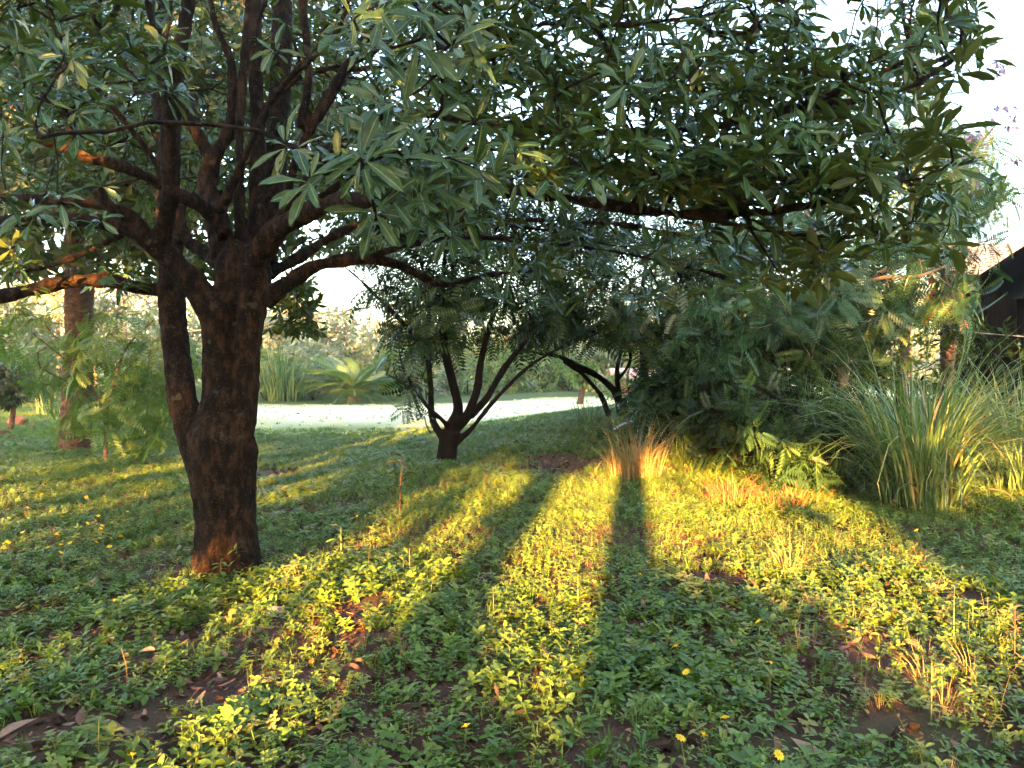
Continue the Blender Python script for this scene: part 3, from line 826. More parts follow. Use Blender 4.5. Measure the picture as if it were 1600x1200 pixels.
# ------------------------------------------------------------------ the big tree
Z = 5.98
trunk = [
    limb([(352, 908, Z, .33), (354, 880, Z, .255), (353, 830, Z, .222), (350, 780, Z, .225), (347, 725, Z, .245), (345, 680, Z, .235), (345, 630, Z, .15), (340, 560, Z, .112), (338, 500, Z, .115), (335, 470, Z - .05, .12)]),
    limb([(356, 720, Z, .16), (374, 660, Z, .125), (383, 600, Z + .02, .100), (387, 540, Z + .02, .100), (394, 480, Z + .03, .110), (398, 430, Z + .05, .13), (392, 395, Z + .1, .12)]),
    limb([(362, 500, Z + .08, .08), (362, 450, Z + .07, .13), (368, 410, Z + .1, .14), (378, 385, Z + .12, .12)]),
    limb([(322, 725, Z, .15), (302, 680, Z, .13), (286, 630, Z + .04, .105), (277, 570, Z + .10, .10), (271, 510, Z + .15, .10), (268, 450, Z + .2, .10), (266, 390, Z + .3, .095), (262, 280, Z + .5, .09), (256, 150, Z + .7, .08), (246, 20, Z + .9, .07), (235, -120, Z + 1.1, .05)]),
    # burls and root flare
    limb([(380, 745, Z - .03, .06), (386, 712, Z - .03, .082), (384, 680, Z - .02, .06)]), limb([(312, 715, Z - .08, .06), (306, 695, Z - .08, .06), (304, 670, Z - .05, .03)]),
    limb([(345, 850, Z - .12, .12), (325, 890, Z - .2, .09), (300, 915, Z - .3, .04)]), limb([(365, 850, Z - .1, .12), (385, 895, Z - .18, .09), (408, 918, Z - .3, .04)]),
    limb([(338, 640, Z - .14, .02), (334, 625, Z - .17, .03), (336, 608, Z - .13, .02)]),
    # upper left limbs
    limb([(340, 500, Z - .02, .11), (318, 465, Z - .05, .10), (285, 425, Z - .15, .085), (250, 388, Z - .25, .085), (205, 358, Z - .35, .06), (140, 345, Z - .4, .052), (70, 342, Z - .4, .047), (-20, 346, Z - .4, .04), (-200, 335, Z - .5, .025)]),
    limb([(252, 392, Z - .22, .07), (256, 350, Z - .35, .062), (266, 300, Z - .5, .06), (266, 210, Z - .6, .058), (276, 120, Z - .65, .055), (290, 30, Z - .7, .05), (310, -90, Z - .8, .04)]),
    limb([(240, 380, Z - .28, .05), (205, 338, Z - .4, .05), (172, 322, Z - .5, .045), (150, 296, Z - .55, .042)]),
    limb([(352, 365, Z + .05, .06), (320, 325, Z - .1, .052), (282, 306, Z - .25, .05), (235, 280, Z - .4, .042), (190, 260, Z - .5, .04), (120, 240, Z - .6, .034), (60, 215, Z - .7, .025)]),
    limb([(170, 322, Z - .3, .04), (90, 312, Z - .3, .04), (-20, 310, Z - .3, .035)]),
    limb([(252, 452, Z + .22, .065), (215, 450, Z + .1, .058), (170, 438, Z - .05, .056), (110, 440, Z - .2, .052), (50, 452, Z - .3, .052), (-20, 466, Z - .4, .045), (-150, 470, Z - .6, .03)]),
    limb([(345, 420, Z + .1, .05), (320, 395, Z + .2, .05), (290, 370, Z + .3, .042), (285, 320, Z + .4, .03)]),
    # upright stems
    limb([(350, 400, Z + .12, .10), (338, 340, Z + .2, .09), (326, 280, Z + .3, .085), (338, 240, Z + .3, .06), (362, 190, Z + .3, .045), (360, 100, Z + .3, .04), (335, 30, Z + .3, .03), (320, -60, Z + .3, .02)]),
    limb([(334, 255, Z + .3, .055), (312, 215, Z + .3, .045), (285, 170, Z + .3, .035), (250, 80, Z + .2, .028), (225, -20, Z + .1, .02)]),
    limb([(378, 395, Z + .12, .05), (374, 320, Z + .15, .04), (374, 200, Z + .2, .036), (384, 60, Z + .2, .03), (390, -60, Z + .2, .02)]),
    limb([(398, 400, Z + .18, .07), (402, 300, Z + .3, .062), (402, 180, Z + .4, .06), (398, 60, Z + .5, .055), (395, -100, Z + .6, .045)]),
    limb([(415, 410, Z + .25, .085), (428, 300, Z + .5, .085), (434, 200, Z + .7, .088), (438, 100, Z + .9, .085), (440, -20, Z + 1.0, .08), (440, -180, Z + 1.2, .06)]),
    limb([(345, 330, Z - .05, .032), (430, 150, Z - .4, .026), (520, 60, Z - .7, .02), (560, -40, Z - .9, .012)]),
    # limbs to the right
    limb([(400, 410, Z, .09), (430, 362, Z - .15, .082), (475, 335, Z - .4, .07), (520, 318, Z - .7, .058), (580, 312, Z - 1.1, .045), (680, 305, Z - 1.5, .036), (800, 298, Z - 1.8, .032), (960, 322, Z - 2.0, .028), (1090, 335, Z - 2.1, .025), (1240, 325, Z - 2.1, .019), (1400, 285, Z - 2.1, .008)]),
    limb([(395, 395, Z + .1, .06), (415, 362, Z, .045), (440, 340, Z - .1, .04), (500, 260, Z - .4, .034), (600, 180, Z - .8, .03), (760, 190, Z - 1.1, .028), (900, 205, Z - 1.3, .026), (1060, 205, Z - 1.5, .024), (1200, 180, Z - 1.6, .022), (1330, 135, Z - 1.7, .018), (1490, 55, Z - 1.8, .008)]),
    limb([(1150, 195, Z - 1.55, .018), (1290, 165, Z - 1.6, .016), (1400, 145, Z - 1.6, .012), (1500, 90, Z - 1.6, .006)]),
    limb([(415, 470, Z, .075), (445, 445, Z - .05, .062), (485, 420, Z - .1, .05), (530, 408, Z - .1, .044), (580, 406, Z - .1, .04), (630, 416, Z, .034), (690, 445, Z + .2, .026), (760, 430, Z + .4, .018), (860, 420, Z + .6, .01)]),
    limb([(420, 430, Z + .2, .05), (470, 400, Z + .4, .04), (540, 360, Z + .7, .034), (640, 330, Z + 1, .028), (780, 350, Z + 1.2, .022), (940, 370, Z + 1.2, .012)]),
    limb([(470, 200, Z - .3, .04), (482, 120, Z - .3, .034), (474, 20, Z - .3, .028), (470, -80, Z - .3, .02)]),
    limb([(440, 340, Z - .1, .04), (470, 230, Z - .25, .04), (540, 110, Z - .2, .038), (610, -10, Z - .1, .03), (660, -120, Z, .02)]),
    limb([(560, 404, Z - .1, .024), (700, 372, Z - .2, .02), (900, 384, Z - .4, .016), (1100, 424, Z - .7, .012), (1220, 470, Z - 1, .006)]),
    limb([(640, 330, Z + 1, .022), (800, 342, Z + .6, .018), (980, 352, Z + .2, .015), (1150, 384, Z - .3, .011), (1300, 402, Z - .8, .006)]),
    limb([(470, 330, Z - .3, .026), (600, 250, Z - .1, .022), (760, 232, Z, .018), (940, 262, Z - .2, .014), (1120, 262, Z - .4, .007)]),
    limb([(540, 110, Z - .2, .026), (700, 100, Z - .1, .02), (850, 130, Z - .2, .016), (1010, 110, Z - .4, .008)]),
    limb([(610, -10, Z - .1, .026), (740, 40, Z, .02), (880, 95, Z, .015), (1000, 170, Z - .1, .008)]),
    limb([(205, 360, Z - .35, .026), (120, 400, Z - .1, .022), (40, 424, Z, .016), (-60, 430, Z, .01)]),
    limb([(285, 320, Z + .4, .028), (215, 215, Z + .3, .022), (130, 110, Z + .1, .017), (60, 10, Z - .1, .01)]),
    limb([(285, 170, Z + .3, .024), (200, 110, Z + .3, .02), (150, 0, Z + .2, .012)]),
    limb([(402, 180, Z + .4, .03), (470, 120, Z + .5, .024), (570, 90, Z + .6, .016), (660, 20, Z + .7, .01)]),
    limb([(120, 240, Z - .6, .024), (90, 150, Z - .7, .018), (40, 60, Z - .8, .012), (20, -40, Z - .9, .008)]),
    limb([(430, 150, Z - .4, .02), (400, 60, Z - .5, .016), (430, -40, Z - .6, .01)]),
    limb([(800, 298, Z - 1.8, .024), (900, 262, Z - 1.6, .018), (1040, 270, Z - 1.6, .014), (1180, 240, Z - 1.7, .008)]),
    limb([(1090, 335, Z - 2.1, .018), (1190, 360, Z - 2.0, .014), (1320, 370, Z - 1.9, .009), (1420, 350, Z - 1.9, .005)]),
    # overhead limb that carries the near leaves
    limb([(660, -120, Z, .03), (720, -160, 4.6, .026), (700, -120, 3.4, .02), (672, -20, 2.75, .012), (690, 110, 2.7, .008)]),
    limb([(620, 310, 4.75, .03), (640, 296, 3.9, .02), (620, 280, 3.2, .014), (560, 265, 2.75, .010), (500, 270, 2.5, .006)]),
    limb([(720, 0, 5.4, .03), (760, 90, 5.0, .024), (830, 40, 4.6, .02), (960, 40, 4.4, .016), (1120, 20, 4.3, .012), (1260, -10, 4.2, .007)]),
]
c0 = np.array([-1.6, 5.9, 2.6])
near_tips = [(480, 278, 2.40), (566, 262, 2.52), (546, 222, 2.62), (446, 226, 2.55), (640, 262, 2.75), (655, 300, 2.7), (700, 246, 2.85), (600, 212, 2.8), (742, 262, 2.9), (655, 205, 2.9),
             (690, 172, 2.8), (590, 8, 2.35), (552, 30, 2.4), (655, 62, 2.5), (702, 70, 2.6), (725, 22, 2.7), (650, 10, 2.5), (672, 120, 2.7), (610, 300, 2.6), (585, 330, 2.65), (770, 275, 3.1), (690, 300, 2.9), (720, 330, 3.1),
             (525, 255, 2.6), (620, 235, 2.7), (670, 235, 2.75), (660, 330, 2.9), (640, 150, 2.8)]
near_tips += [(a + rng.normal(0, 26), b + rng.normal(0, 22), c + abs(rng.normal(.15, .12))) for a, b, c in near_tips if a > 500]
ntip = np.array([at(*a) for a in near_tips])
nax = unit(np.stack([rng.normal(0, .25, len(ntip)), rng.normal(-1, .2, len(ntip)), rng.normal(.35, .25, len(ntip))], 1))
regions = [
    (30, -40, 215, -30, 330, 2.9, 4.2), (80, -60, 300, -120, 160, 3.6, 5.5), (190, -20, 560, -60, 320, 6.5, 8.5),
    (470, 680, 1540, -110, 140, 3.5, 6.2), (200, 740, 1480, 90, 215, 3.6, 5.8), (110, 790, 1380, 195, 290, 3.4, 4.3), (90, 1000, 1490, 200, 320, 3.5, 4.4), (130, 680, 1150, 40, 330, 5.2, 7.5), (70, 560, 760, -60, 330, 4.4, 7),
    (34, 1100, 1490, 300, 400, 3.7, 4.6), (14, 1120, 1330, 380, 450, 3.8, 4.4), (60, 740, 1100, 320, 470, 5.2, 7.5), (110, 0, 760, -260, 90, 4.5, 8), (220, 20, 640, -20, 330, 6.3, 8), (26, 540, 800, 130, 340, 4.6, 6.8), (16, 0, 230, 330, 470, 5.0, 6.2)]
rt = [pixblob(*r) for r in regions]
rt = np.concatenate(rt)
px, py, dd = project(rt)
okk = ~((px > 1440) & (py > 120) & (py < 200)) & ~((px > 1270) & (px < 1350) & (py < 60)) & (px < 1540)
rt = rt[okk]
rax = unit(np.stack([rng.normal(.15, .4, len(rt)), rng.normal(-.35, .4, len(rt)), rng.normal(.75, .35, len(rt))], 1))
tree('broadleaf_tree', 'large dark forked tree with big glossy leaves and a thick split trunk', trunk, np.vstack([ntip, rt]), np.vstack([nax, rax]), BIG, 11, np.concatenate([np.full(len(ntip), .128), np.full(len(rt), .150)]),
     'big_leaf', 'bark', voxel=.013, rough=.019, sides=14, tilt=(55, 98), droop=.16, singles=300, nbranch=60, tip_r=.0032, crown='foliage')

# ------------------------------------------------------------------ trees behind the viewpoint that shade the scene
D0 = 12.0


def pl(u, z, back=0.0):
    """a point at height z on the line of trees behind the viewpoint; u = sideways place of its shadow"""
    return np.array([u - KU * (D0 + back), -D0 - back, z + back * TANE])


WIN = [(-2.55, -1.40, 2.5, 3.1, .9), (-.84, -.20, 2.6, 4.0, .93), (.20, 1.0, 2.8, 4.2, .75), (1.0, 2.45, 2.4, 2.95, .9), (1.0, 2.45, 2.95, 3.7, .3), (2.45, 5.4, 3.15, 3.6, .6), (-11, -3.9, 3.0, 4.25, .80),
       (-3.25, -2.8, 2.7, 3.15, .7), (-5.4, -3.8, 4.5, 5.3, 1), (-5.8, -3.4, 5.3, 6.0, .45)]  # leaf gaps shaped to let sun patches through at set places


def shade_tree(name, label, cat, trunks, blobs, far=0.0, size=.43):
    base = pl(trunks[0][0][0], 0, far)
    base[2] = 0
    root = empty(name, base, label, cat, 'trees and bushes behind the viewpoint')
    mb = MB()
    for tr in trunks:
        P = np.array([np.append(pl(u, z, far), r) for u, z, r in tr])
        P[:, 2] = np.maximum(P[:, 2] - (far * TANE if far else 0) * (P[:, 2] < far * TANE + 1), -.1)
        mb.add(*tube(spline(P[:, :3], 4), np.interp(np.linspace(0, 1, (len(P) - 1) * 4 + 1), np.linspace(0, 1, len(P)), P[:, 3]), 10))
    link('trunk', mb.mesh('trunk', 'bark', base, True), root)
    pts = []
    for (u0, u1, z0, z1, n) in blobs:
        uu = rng.uniform(u0, u1, n); zz = rng.uniform(z0, z1, n)
        keep = np.ones(n, bool)
        for (a, b, c, d, p) in WIN:
            ins = (uu > a) & (uu < b) & (zz > c) & (zz < d)
            keep &= ~(ins & (rng.uniform(0, 1, n) < p))
        bk = far + rng.uniform(-.6, 1.6, n) * (2 if far else 1)
        pts += [pl(a, b, c) for a, b, c in zip(uu[keep], zz[keep], bk[keep])]
    pts = np.array(pts)
    Rm, T, S, v = whorls(pts, unit(rng.normal(0, 1, pts.shape) + np.array([0, 0, .5])), 4, size, (40, 110))
    mb = MB(); bake(mb, SMALL, Rm, T, S, v)
    tag(link('crown', mb.mesh('crown', 'dark_leaf', base, True), root), kind='stuff')
    return root


shade_tree('shade_tree', 'tall tree behind the viewpoint whose trunk casts the long straight shadow', 'tree', [[(-.03, -.1, .24), (-.03, 2, .21), (-.02, 4.5, .19), (.1, 7, .12)]], [(-1.2, 3.2, 4.35, 8.8, 1500), (-1.3, .15, 4.0, 4.6, 90), (.15, 3.2, 4.2, 5.6, 320), (.3, 2.5, 2.9, 3.9, 9)])
shade_tree('shade_tree', 'tree behind the viewpoint casting the fainter shadow left of the long one', 'tree', [[(-1.12, -.1, .22), (-1.10, 2, .20), (-1.12, 4.5, .18), (-1.3, 7, .12)]], [(-4.2, -1.0, 4.2, 8.0, 1000), (-4.2, -1.0, 4.0, 4.7, 160), (-2.7, -1.3, 3.0, 4.0, 34)])
shade_tree('shade_tree', 'wide tree behind the viewpoint shading the left side', 'tree', [[(-5.4, -.1, .28), (-5.3, 3, .22), (-5.6, 6, .12)]], [(-15, -4.0, 2.5, 7.6, 3300)])
shade_tree('shade_tree', 'wide tree behind the viewpoint shading the right side', 'tree', [[(6.0, -.1, .28), (6.1, 3, .22), (5.8, 7, .12)]], [(2.6, 11, 2.6, 8.6, 2600)])
shade_tree('hedge_bush', 'dense bush behind the viewpoint on the left', 'bush', [[(-4.5, -.1, .06), (-4.4, 1.5, .04)]], [(-15, -2.6, 0, 4.2, 2500), (-3.5, -2.65, 3.2, 5.6, 170), (-2.7, -1.9, 0, 2.62, 270), (-1.9, -1.2, 0, 2.36, 190)])
shade_tree('hedge_bush', 'rounded bush behind the viewpoint near the middle', 'bush', [[(0.4, -.1, .06), (.4, 1.5, .04)]], [(-1.3, .2, 0, 2.52, 420), (.15, 1.0, 0, 2.8, 290)])
shade_tree('hedge_bush', 'low wide bush behind the viewpoint on the right', 'bush', [[(1.8, -.1, .06), (1.9, 1.5, .04)]], [(1.0, 2.5, 0, 2.36, 360), (2.4, 8, 0, 3.4, 1200)])

for i in range(8):  # unseen row added to keep direct sun off the background
    u0 = -36 + i * 7.0
    shade_tree('added_shade_tree', ['unseen tree added far back to block sun, first from the left', 'unseen tree added far back to block sun, second from the left', 'unseen tree added far back to block sun, third from the left', 'unseen tree added far back to block sun, fourth from the left',
                             'unseen tree added far back to block sun, fourth from the right', 'unseen tree added far back to block sun, third from the right', 'unseen tree added far back to block sun, second from the right', 'unseen tree added far back to block sun, last on the right'][i],
               'tree', [[(u0 + 3.5, -.1, .4), (u0 + 3.6, 5, .3), (u0 + 3.4, 11, .12)]], [(u0 - .3, u0 + 7.3, 4.5 if u0 < -14 else 7.0, 17.5, 900 if u0 < -14 else 720)], far=24.0, size=1.05)

# ------------------------------------------------------------------ second tree, low and many-stemmed
g2 = ground_at(697, 722)
Y2 = g2[1]
sk2 = [
    limb([(696, 735, Y2, .19), (698, 715, Y2, .165), (700, 695, Y2, .16), (704, 675, Y2, .17)]),
    limb([(700, 690, Y2, 0.101), (684, 672, Y2, 0.066), (675, 650, Y2, 0.055), (673, 600, Y2 - .1, 0.051), (668, 540, Y2 - .2, 0.047), (670, 470, Y2 - .2, 0.035), (655, 400, Y2 - .2, 0.023)]),
    limb([(705, 670, Y2, 0.117), (716, 640, Y2 + .1, 0.086), (708, 600, Y2 + .1, 0.074), (696, 550, Y2 + .1, 0.070), (690, 490, Y2 + .1, 0.062), (692, 430, Y2 + .2, 0.047), (700, 350, Y2 + .2, 0.031)]),
    limb([(706, 672, Y2, 0.109), (728, 652, Y2 - .1, 0.078), (745, 610, Y2 - .2, 0.066), (752, 560, Y2 - .2, 0.055), (768, 500, Y2 - .3, 0.043), (790, 430, Y2 - .3, 0.031), (815, 370, Y2 - .3, 0.020)]),
    limb([(735, 650, Y2 - .1, 0.066), (762, 620, Y2, 0.058), (785, 580, Y2 + .1, 0.055), (815, 540, Y2 + .2, 0.047), (850, 495, Y2 + .3, 0.039), (890, 460, Y2 + .4, 0.031), (950, 420, Y2 + .5, 0.016)]),
    limb([(712, 690, Y2, 0.070), (735, 672, Y2 - .2, 0.047), (752, 650, Y2 - .3, 0.039), (782, 615, Y2 - .4, 0.035), (830, 570, Y2 - .6, 0.031), (880, 540, Y2 - .8, 0.023)]),
    limb([(700, 668, Y2, 0.055), (690, 655, Y2 - .2, 0.039), (672, 640, Y2 - .3, 0.035), (650, 610, Y2 - .4, 0.031), (628, 570, Y2 - .5, 0.023), (620, 520, Y2 - .5, 0.016)]),
    limb([(674, 560, Y2 - .2, 0.035), (650, 530, Y2 - .2, 0.035), (625, 500, Y2 - .3, 0.039), (590, 465, Y2 - .4, 0.035), (560, 435, Y2 - .5, 0.027), (530, 410, Y2 - .6, 0.016)]),
]
tp = np.concatenate([pixblob(150, 560, 900, 330, 480, Y2 - 1.2, Y2 + 2.2), pixblob(100, 640, 900, 430, 535, Y2 - .6, Y2 + 2.4), pixblob(22, 590, 670, 440, 570, Y2 - .8, Y2 + 1.0),
                     pixblob(8, 628, 660, 590, 650, Y2 - .5, Y2), pixblob(220, 560, 960, 220, 390, Y2 - 1, Y2 + 2)])
tree('small_spreading_tree', 'small dark tree with several stems fanning from a short stump', sk2, tp, out_axes(tp, at(700, 560, Y2), .1), LONGPIN, 5, .42, 'dark_leaf', 'bark_dark',
     voxel=.022, rough=.012, sides=10, tilt=(40, 110), droop=.5, back=.12, tip_r=.004, nbranch=14, group='small trees beyond the big tree')

# third tree on the bank
g3 = ground_at(965, 655)
Y3 = g3[1]
sk3 = [
    limb([(972, 672, Y3, 0.124), (970, 640, Y3, 0.093), (962, 615, Y3, 0.074), (940, 592, Y3 - .1, 0.062), (905, 572, Y3 - .3, 0.053), (870, 556, Y3 - .5, 0.043), (840, 552, Y3 - .7, 0.031), (800, 540, Y3 - .8, 0.019)]),
    limb([(955, 660, Y3, 0.062), (940, 620, Y3, 0.050), (915, 590, Y3 - .2, 0.037), (880, 565, Y3 - .4, 0.031)]),
    limb([(975, 660, Y3, 0.074), (968, 620, Y3 + .1, 0.056), (964, 580, Y3 + .1, 0.050), (970, 540, Y3 + .2, 0.037), (955, 480, Y3 + .2, 0.025)]),
    limb([(1005, 668, Y3, 0.124), (1000, 630, Y3, 0.105), (1006, 590, Y3, 0.093), (1005, 540, Y3, 0.074), (1000, 480, Y3, 0.056), (1010, 410, Y3, 0.037)]),
    limb([(1005, 640, Y3, 0.081), (1025, 600, Y3 - .2, 0.062), (1050, 570, Y3 - .4, 0.050), (1085, 530, Y3 - .6, 0.037), (1130, 490, Y3 - .8, 0.025)]),
    limb([(970, 590, Y3 + .1, 0.043), (985, 560, Y3 + .1, 0.037), (975, 520, Y3 + .1, 0.031)]),
]
tp = np.concatenate([pixblob(230, 840, 1200, 350, 500, Y3 - 2.5, Y3 + 2), pixblob(230, 860, 1280, 230, 420, Y3 - 2, Y3 + 2), pixblob(60, 850, 1000, 470, 530, Y3 - 1.5, Y3 + 1), pixblob(80, 1050, 1220, 480, 620, Y3 - 2.5, Y3)])
tree('small_spreading_tree', 'dark bushy tree with crooked stems standing on the bank', sk3, tp, out_axes(tp, at(1000, 560, Y3), .1), LONGPIN, 5, .42, 'dark_leaf', 'bark_dark',
     voxel=.025, rough=.012, sides=10, tilt=(40, 110), droop=.5, back=.12, tip_r=.004, nbranch=10, group='small trees beyond the big tree')

# ------------------------------------------------------------------ shaggy trunk and foliage on the left
g4 = ground_at(118, 702)
Y4 = g4[1]
sk4 = [limb([(116, 712, Y4, .36), (116, 690, Y4, .30), (118, 650, Y4, .26), (122, 560, Y4, .25), (124, 470, Y4, .25), (120, 300, Y4, .22), (110, 60, Y4, .18), (120, -150, Y4, .12)]),
       limb([(120, 330, Y4, .14), (200, 220, Y4 - .5, .11), (300, 120, Y4 - 1, .08), (430, 60, Y4 - 1.2, .05)]),
       limb([(118, 280, Y4, .12), (40, 180, Y4 - .4, .09), (-60, 120, Y4 - .8, .05)]),
       limb([(115, 120, Y4, .12), (220, 0, Y4, .08), (350, -80, Y4, .05)])]
tp = np.concatenate([pixblob(1000, -60, 560, -60, 330, Y4 - 3.5, Y4 + 1.5), pixblob(300, -40, 330, 250, 440, Y4 - 2.5, Y4 + .5), pixblob(420, 300, 800, -40, 400, Y4 - 3, Y4 + 1)])
tree('shaggy_barked_tree', 'tree with rough reddish brown shaggy trunk on the left lawn', sk4, tp, out_axes(tp, at(150, 200, Y4), .2), SMALL, 18, .25, 'gold_leaf', 'bark_brown',
     voxel=.04, rough=.05, tilt=(30, 120), droop=.3, back=.35, tip_r=.005, nbranch=6)

g5 = ground_at(166, 722)
Y5 = g5[1]
sk5 = [limb([(166, 728, Y5, .035), (165, 690, Y5, .028), (168, 640, Y5, .024), (180, 590, Y5, .02), (200, 540, Y5, .016), (240, 500, Y5, .01)]),
       limb([(166, 650, Y5, .02), (140, 600, Y5 - .1, .016), (100, 560, Y5 - .2, .012), (50, 520, Y5 - .3, .008)]),
       limb([(175, 610, Y5, .02), (215, 560, Y5 + .1, .014), (260, 540, Y5 + .2, .008)])]
tp = np.concatenate([pixblob(44, 60, 250, 480, 590, Y5 - .8, Y5 + .8), pixblob(40, 60, 240, 570, 680, Y5 - .5, Y5 + .8), pixblob(34, 210, 300, 520, 640, Y5 - .3, Y5 + .8), pixblob(16, 170, 260, 650, 715, Y5 - .3, Y5 + .5),
                     pixblob(18, -20, 70, 480, 560, Y5 - .4, Y5 + .6)])
tree('young_leafy_tree', 'slender young tree with feathery leaflets in front of the shaggy trunk', sk5, tp, out_axes(tp, at(170, 600, Y5), .0), LONGPIN, 4, .34, 'lime_leaf', 'bark_brown', voxel=None,
     tilt=(40, 110), droop=.5, back=.1, tip_r=.0025, nbranch=4)

# drooping golden branch end right of the trunk, from a tree behind it
Yg = 9.0
skg = [limb([(360, 760, Yg + 1.0, .16), (362, 600, Yg + 1.0, .13), (366, 420, Yg + 1, .11), (400, 330, Yg + .8, .08), (440, 380, Yg + .3, .04), (462, 440, Yg, .02)]),
       limb([(366, 420, Yg + 1, .09), (330, 300, Yg + 1.2, .07), (300, 150, Yg + 1.4, .05)]), limb([(375, 380, Yg + .9, .07), (470, 260, Yg + 1, .05), (560, 200, Yg + 1.2, .03)])]
tp = np.concatenate([pixblob(44, 425, 495, 440, 525, Yg - .3, Yg + .3), pixblob(120, 180, 620, 60, 420, Yg, Yg + 2)])
tree('golden_leaved_tree', 'tree half hidden behind the big trunk with a drooping golden spray of leaves', skg, tp, out_axes(tp, at(400, 350, Yg + 1), -.1), SMALL, 14, .13, 'gold_leaf', 'bark_dark', voxel=.03,
     tilt=(30, 120), droop=.4, back=.15, tip_r=.003, nbranch=4)

# ------------------------------------------------------------------ feathery growth on the right
g6 = ground_at(1120, 735)
Y6 = g6[1]
sk6 = [limb([(1118, 740, Y6, .03), (1112, 680, Y6, .028), (1108, 610, Y6 - .1, .028), (1120, 540, Y6 - .2, .035), (1160, 480, Y6 - .2, .02)]),
       limb([(1110, 640, Y6, .04), (1145, 650, Y6 - .4, .035), (1185, 690, Y6 - .8, .03), (1230, 735, Y6 - 1.1, .025), (1300, 775, Y6 - 1.4, .018), (1370, 800, Y6 - 1.6, .008)]),
       limb([(1108, 600, Y6 - .1, .04), (1170, 600, Y6 - .5, .03), (1240, 640, Y6 - .9, .022), (1310, 690, Y6 - 1.2, .014), (1380, 740, Y6 - 1.4, .006)]),
       limb([(1110, 620, Y6 - .1, .035), (1190, 610, Y6 - .2, .028), (1290, 625, Y6 - .4, .02), (1390, 650, Y6 - .6, .008)]),
       limb([(1112, 640, Y6, .045), (1080, 645, Y6 + .4, .05), (1050, 632, Y6 + .8, .05), (1036, 618, Y6 + 1.0, .04)])]
tp = np.concatenate([pixblob(60, 1060, 1240, 460, 620, Y6 - .8, Y6 + .8), pixblob(60, 1140, 1360, 620, 720, Y6 - 1.5, Y6 - .3), pixblob(44, 1200, 1370, 690, 775, Y6 - 1.9, Y6 - .9),
                     pixblob(24, 1260, 1400, 640, 700, Y6 - 1.2, Y6 - .3), np.array([at(*a) for a in [(1180, 672, Y6 - 1.9), (1190, 680, Y6 - 1.95)]])])
ax = unit(np.stack([rng.normal(.7, .3, len(tp)), rng.normal(-.5, .3, len(tp)), rng.normal(-.1, .25, len(tp))], 1))
tree('feathery_bush', 'feathery bluish green bush drooping low toward the big grass clump', sk6, tp, ax, [pinnate(9, .27, .042, a) for a in (.15, .35, .55)], 5, .32, 'feather_leaf', 'bark_dark', voxel=None, cat='bush',
     tilt=(30, 85), droop=.25, back=.15, tip_r=.003, nbranch=10)

gA = ground_at(1316, 690)
skA = [limb([(1316, 700, 12.5, .09), (1317, 620, 12.5, .08), (1317, 560, 12.5, .075), (1310, 480, 12.5, .06), (1290, 400, 12.4, .04), (1260, 330, 12.2, .02)]),
       limb([(1314, 500, 12.5, .05), (1370, 430, 12.2, .035), (1450, 400, 11.8, .02), (1560, 372, 11.5, .008)]),
       limb([(1312, 510, 12.5, .04), (1360, 440, 11.8, .03), (1440, 430, 11.4, .02), (1530, 392, 11, .008)])]
tp = np.concatenate([pixblob(150, 1120, 1400, 330, 520, 11, 13.5), pixblob(60, 1230, 1400, 480, 570, 11.5, 13), pixblob(30, 1380, 1540, 440, 500, 11, 12.5), pixblob(16, 1400, 1560, 330, 420, 11, 12)])
rA = tree('acacia_tree', 'pale thin-trunked tree with feathery crown behind the big grass clump', skA, tp, out_axes(tp, at(1310, 480, 12.5), .0), FEATHER, 6, .45, 'feather_leaf', 'bark_pale', voxel=None,
     tilt=(50, 110), droop=.3, back=.15, tip_r=.003, nbranch=6, group='feathery trees on the right')

rust = pixblob(16, 1450, 1512, 425, 500, 11.4, 11.9)
mb = MB(); bake(mb, SMALL, *whorls(rust, np.tile([0, 0, -1.0], (len(rust), 1)), 7, .13, (10, 45), .8))
tag(link('dry_leaf_cluster', mb.mesh('dry_leaf_cluster', 'rust_leaf', rA.location, True), rA), 'rust red dry leaves hanging beside the post', kind='stuff')

skB = [limb([(1415, 690, 15, .10), (1412, 560, 15, .09), (1424, 420, 15, .085), (1428, 300, 15, .07), (1450, 180, 15, .04)]),
       limb([(1428, 320, 15, .05), (1500, 260, 14.6, .03), (1560, 190, 14.4, .012)]), limb([(1428, 300, 15, .05), (1380, 220, 15, .03), (1340, 150, 15, .015)]),
       limb([(1426, 360, 15, .05), (1490, 310, 14.8, .025), (1570, 300, 14.6, .01)])]
tp = np.concatenate([pixblob(90, 1400, 1560, 190, 340, 13.5, 16), pixblob(60, 1330, 1500, 330, 430, 13.5, 16), pixblob(40, 1300, 1460, 120, 250, 14, 16), pixblob(22, 1500, 1580, 270, 370, 14, 15.5)])
rb = tree('acacia_tree', 'taller feathery tree with reddish trunk standing against the white sky at right', skB, tp, out_axes(tp, at(1430, 330, 15), .1), FEATHER, 5, .5, 'lime_leaf', 'post', voxel=None,
          tilt=(50, 110), droop=.3, back=.15, tip_r=.003, nbranch=6, group='feathery trees on the right')
pp = np.concatenate([pixblob(10, 1540, 1580, 90, 130, 14, 15), pixblob(16, 1550, 1590, 160, 200, 14, 15), pixblob(12, 1510, 1545, 205, 235, 14, 15), pixblob(6, 1570, 1590, 245, 255, 14, 15), pixblob(8, 1500, 1530, 240, 300, 14, 15)])
mb = MB(); bake(mb, SMALL, *whorls(pp, np.tile([0, 0, -1.0], (len(pp), 1)), 6, .12, (20, 70), .5))
tag(link('seed_pods', mb.mesh('seed_pods', 'purple_pod', rb.location, True), rb), 'clusters of purplish hanging pods', kind='stuff')

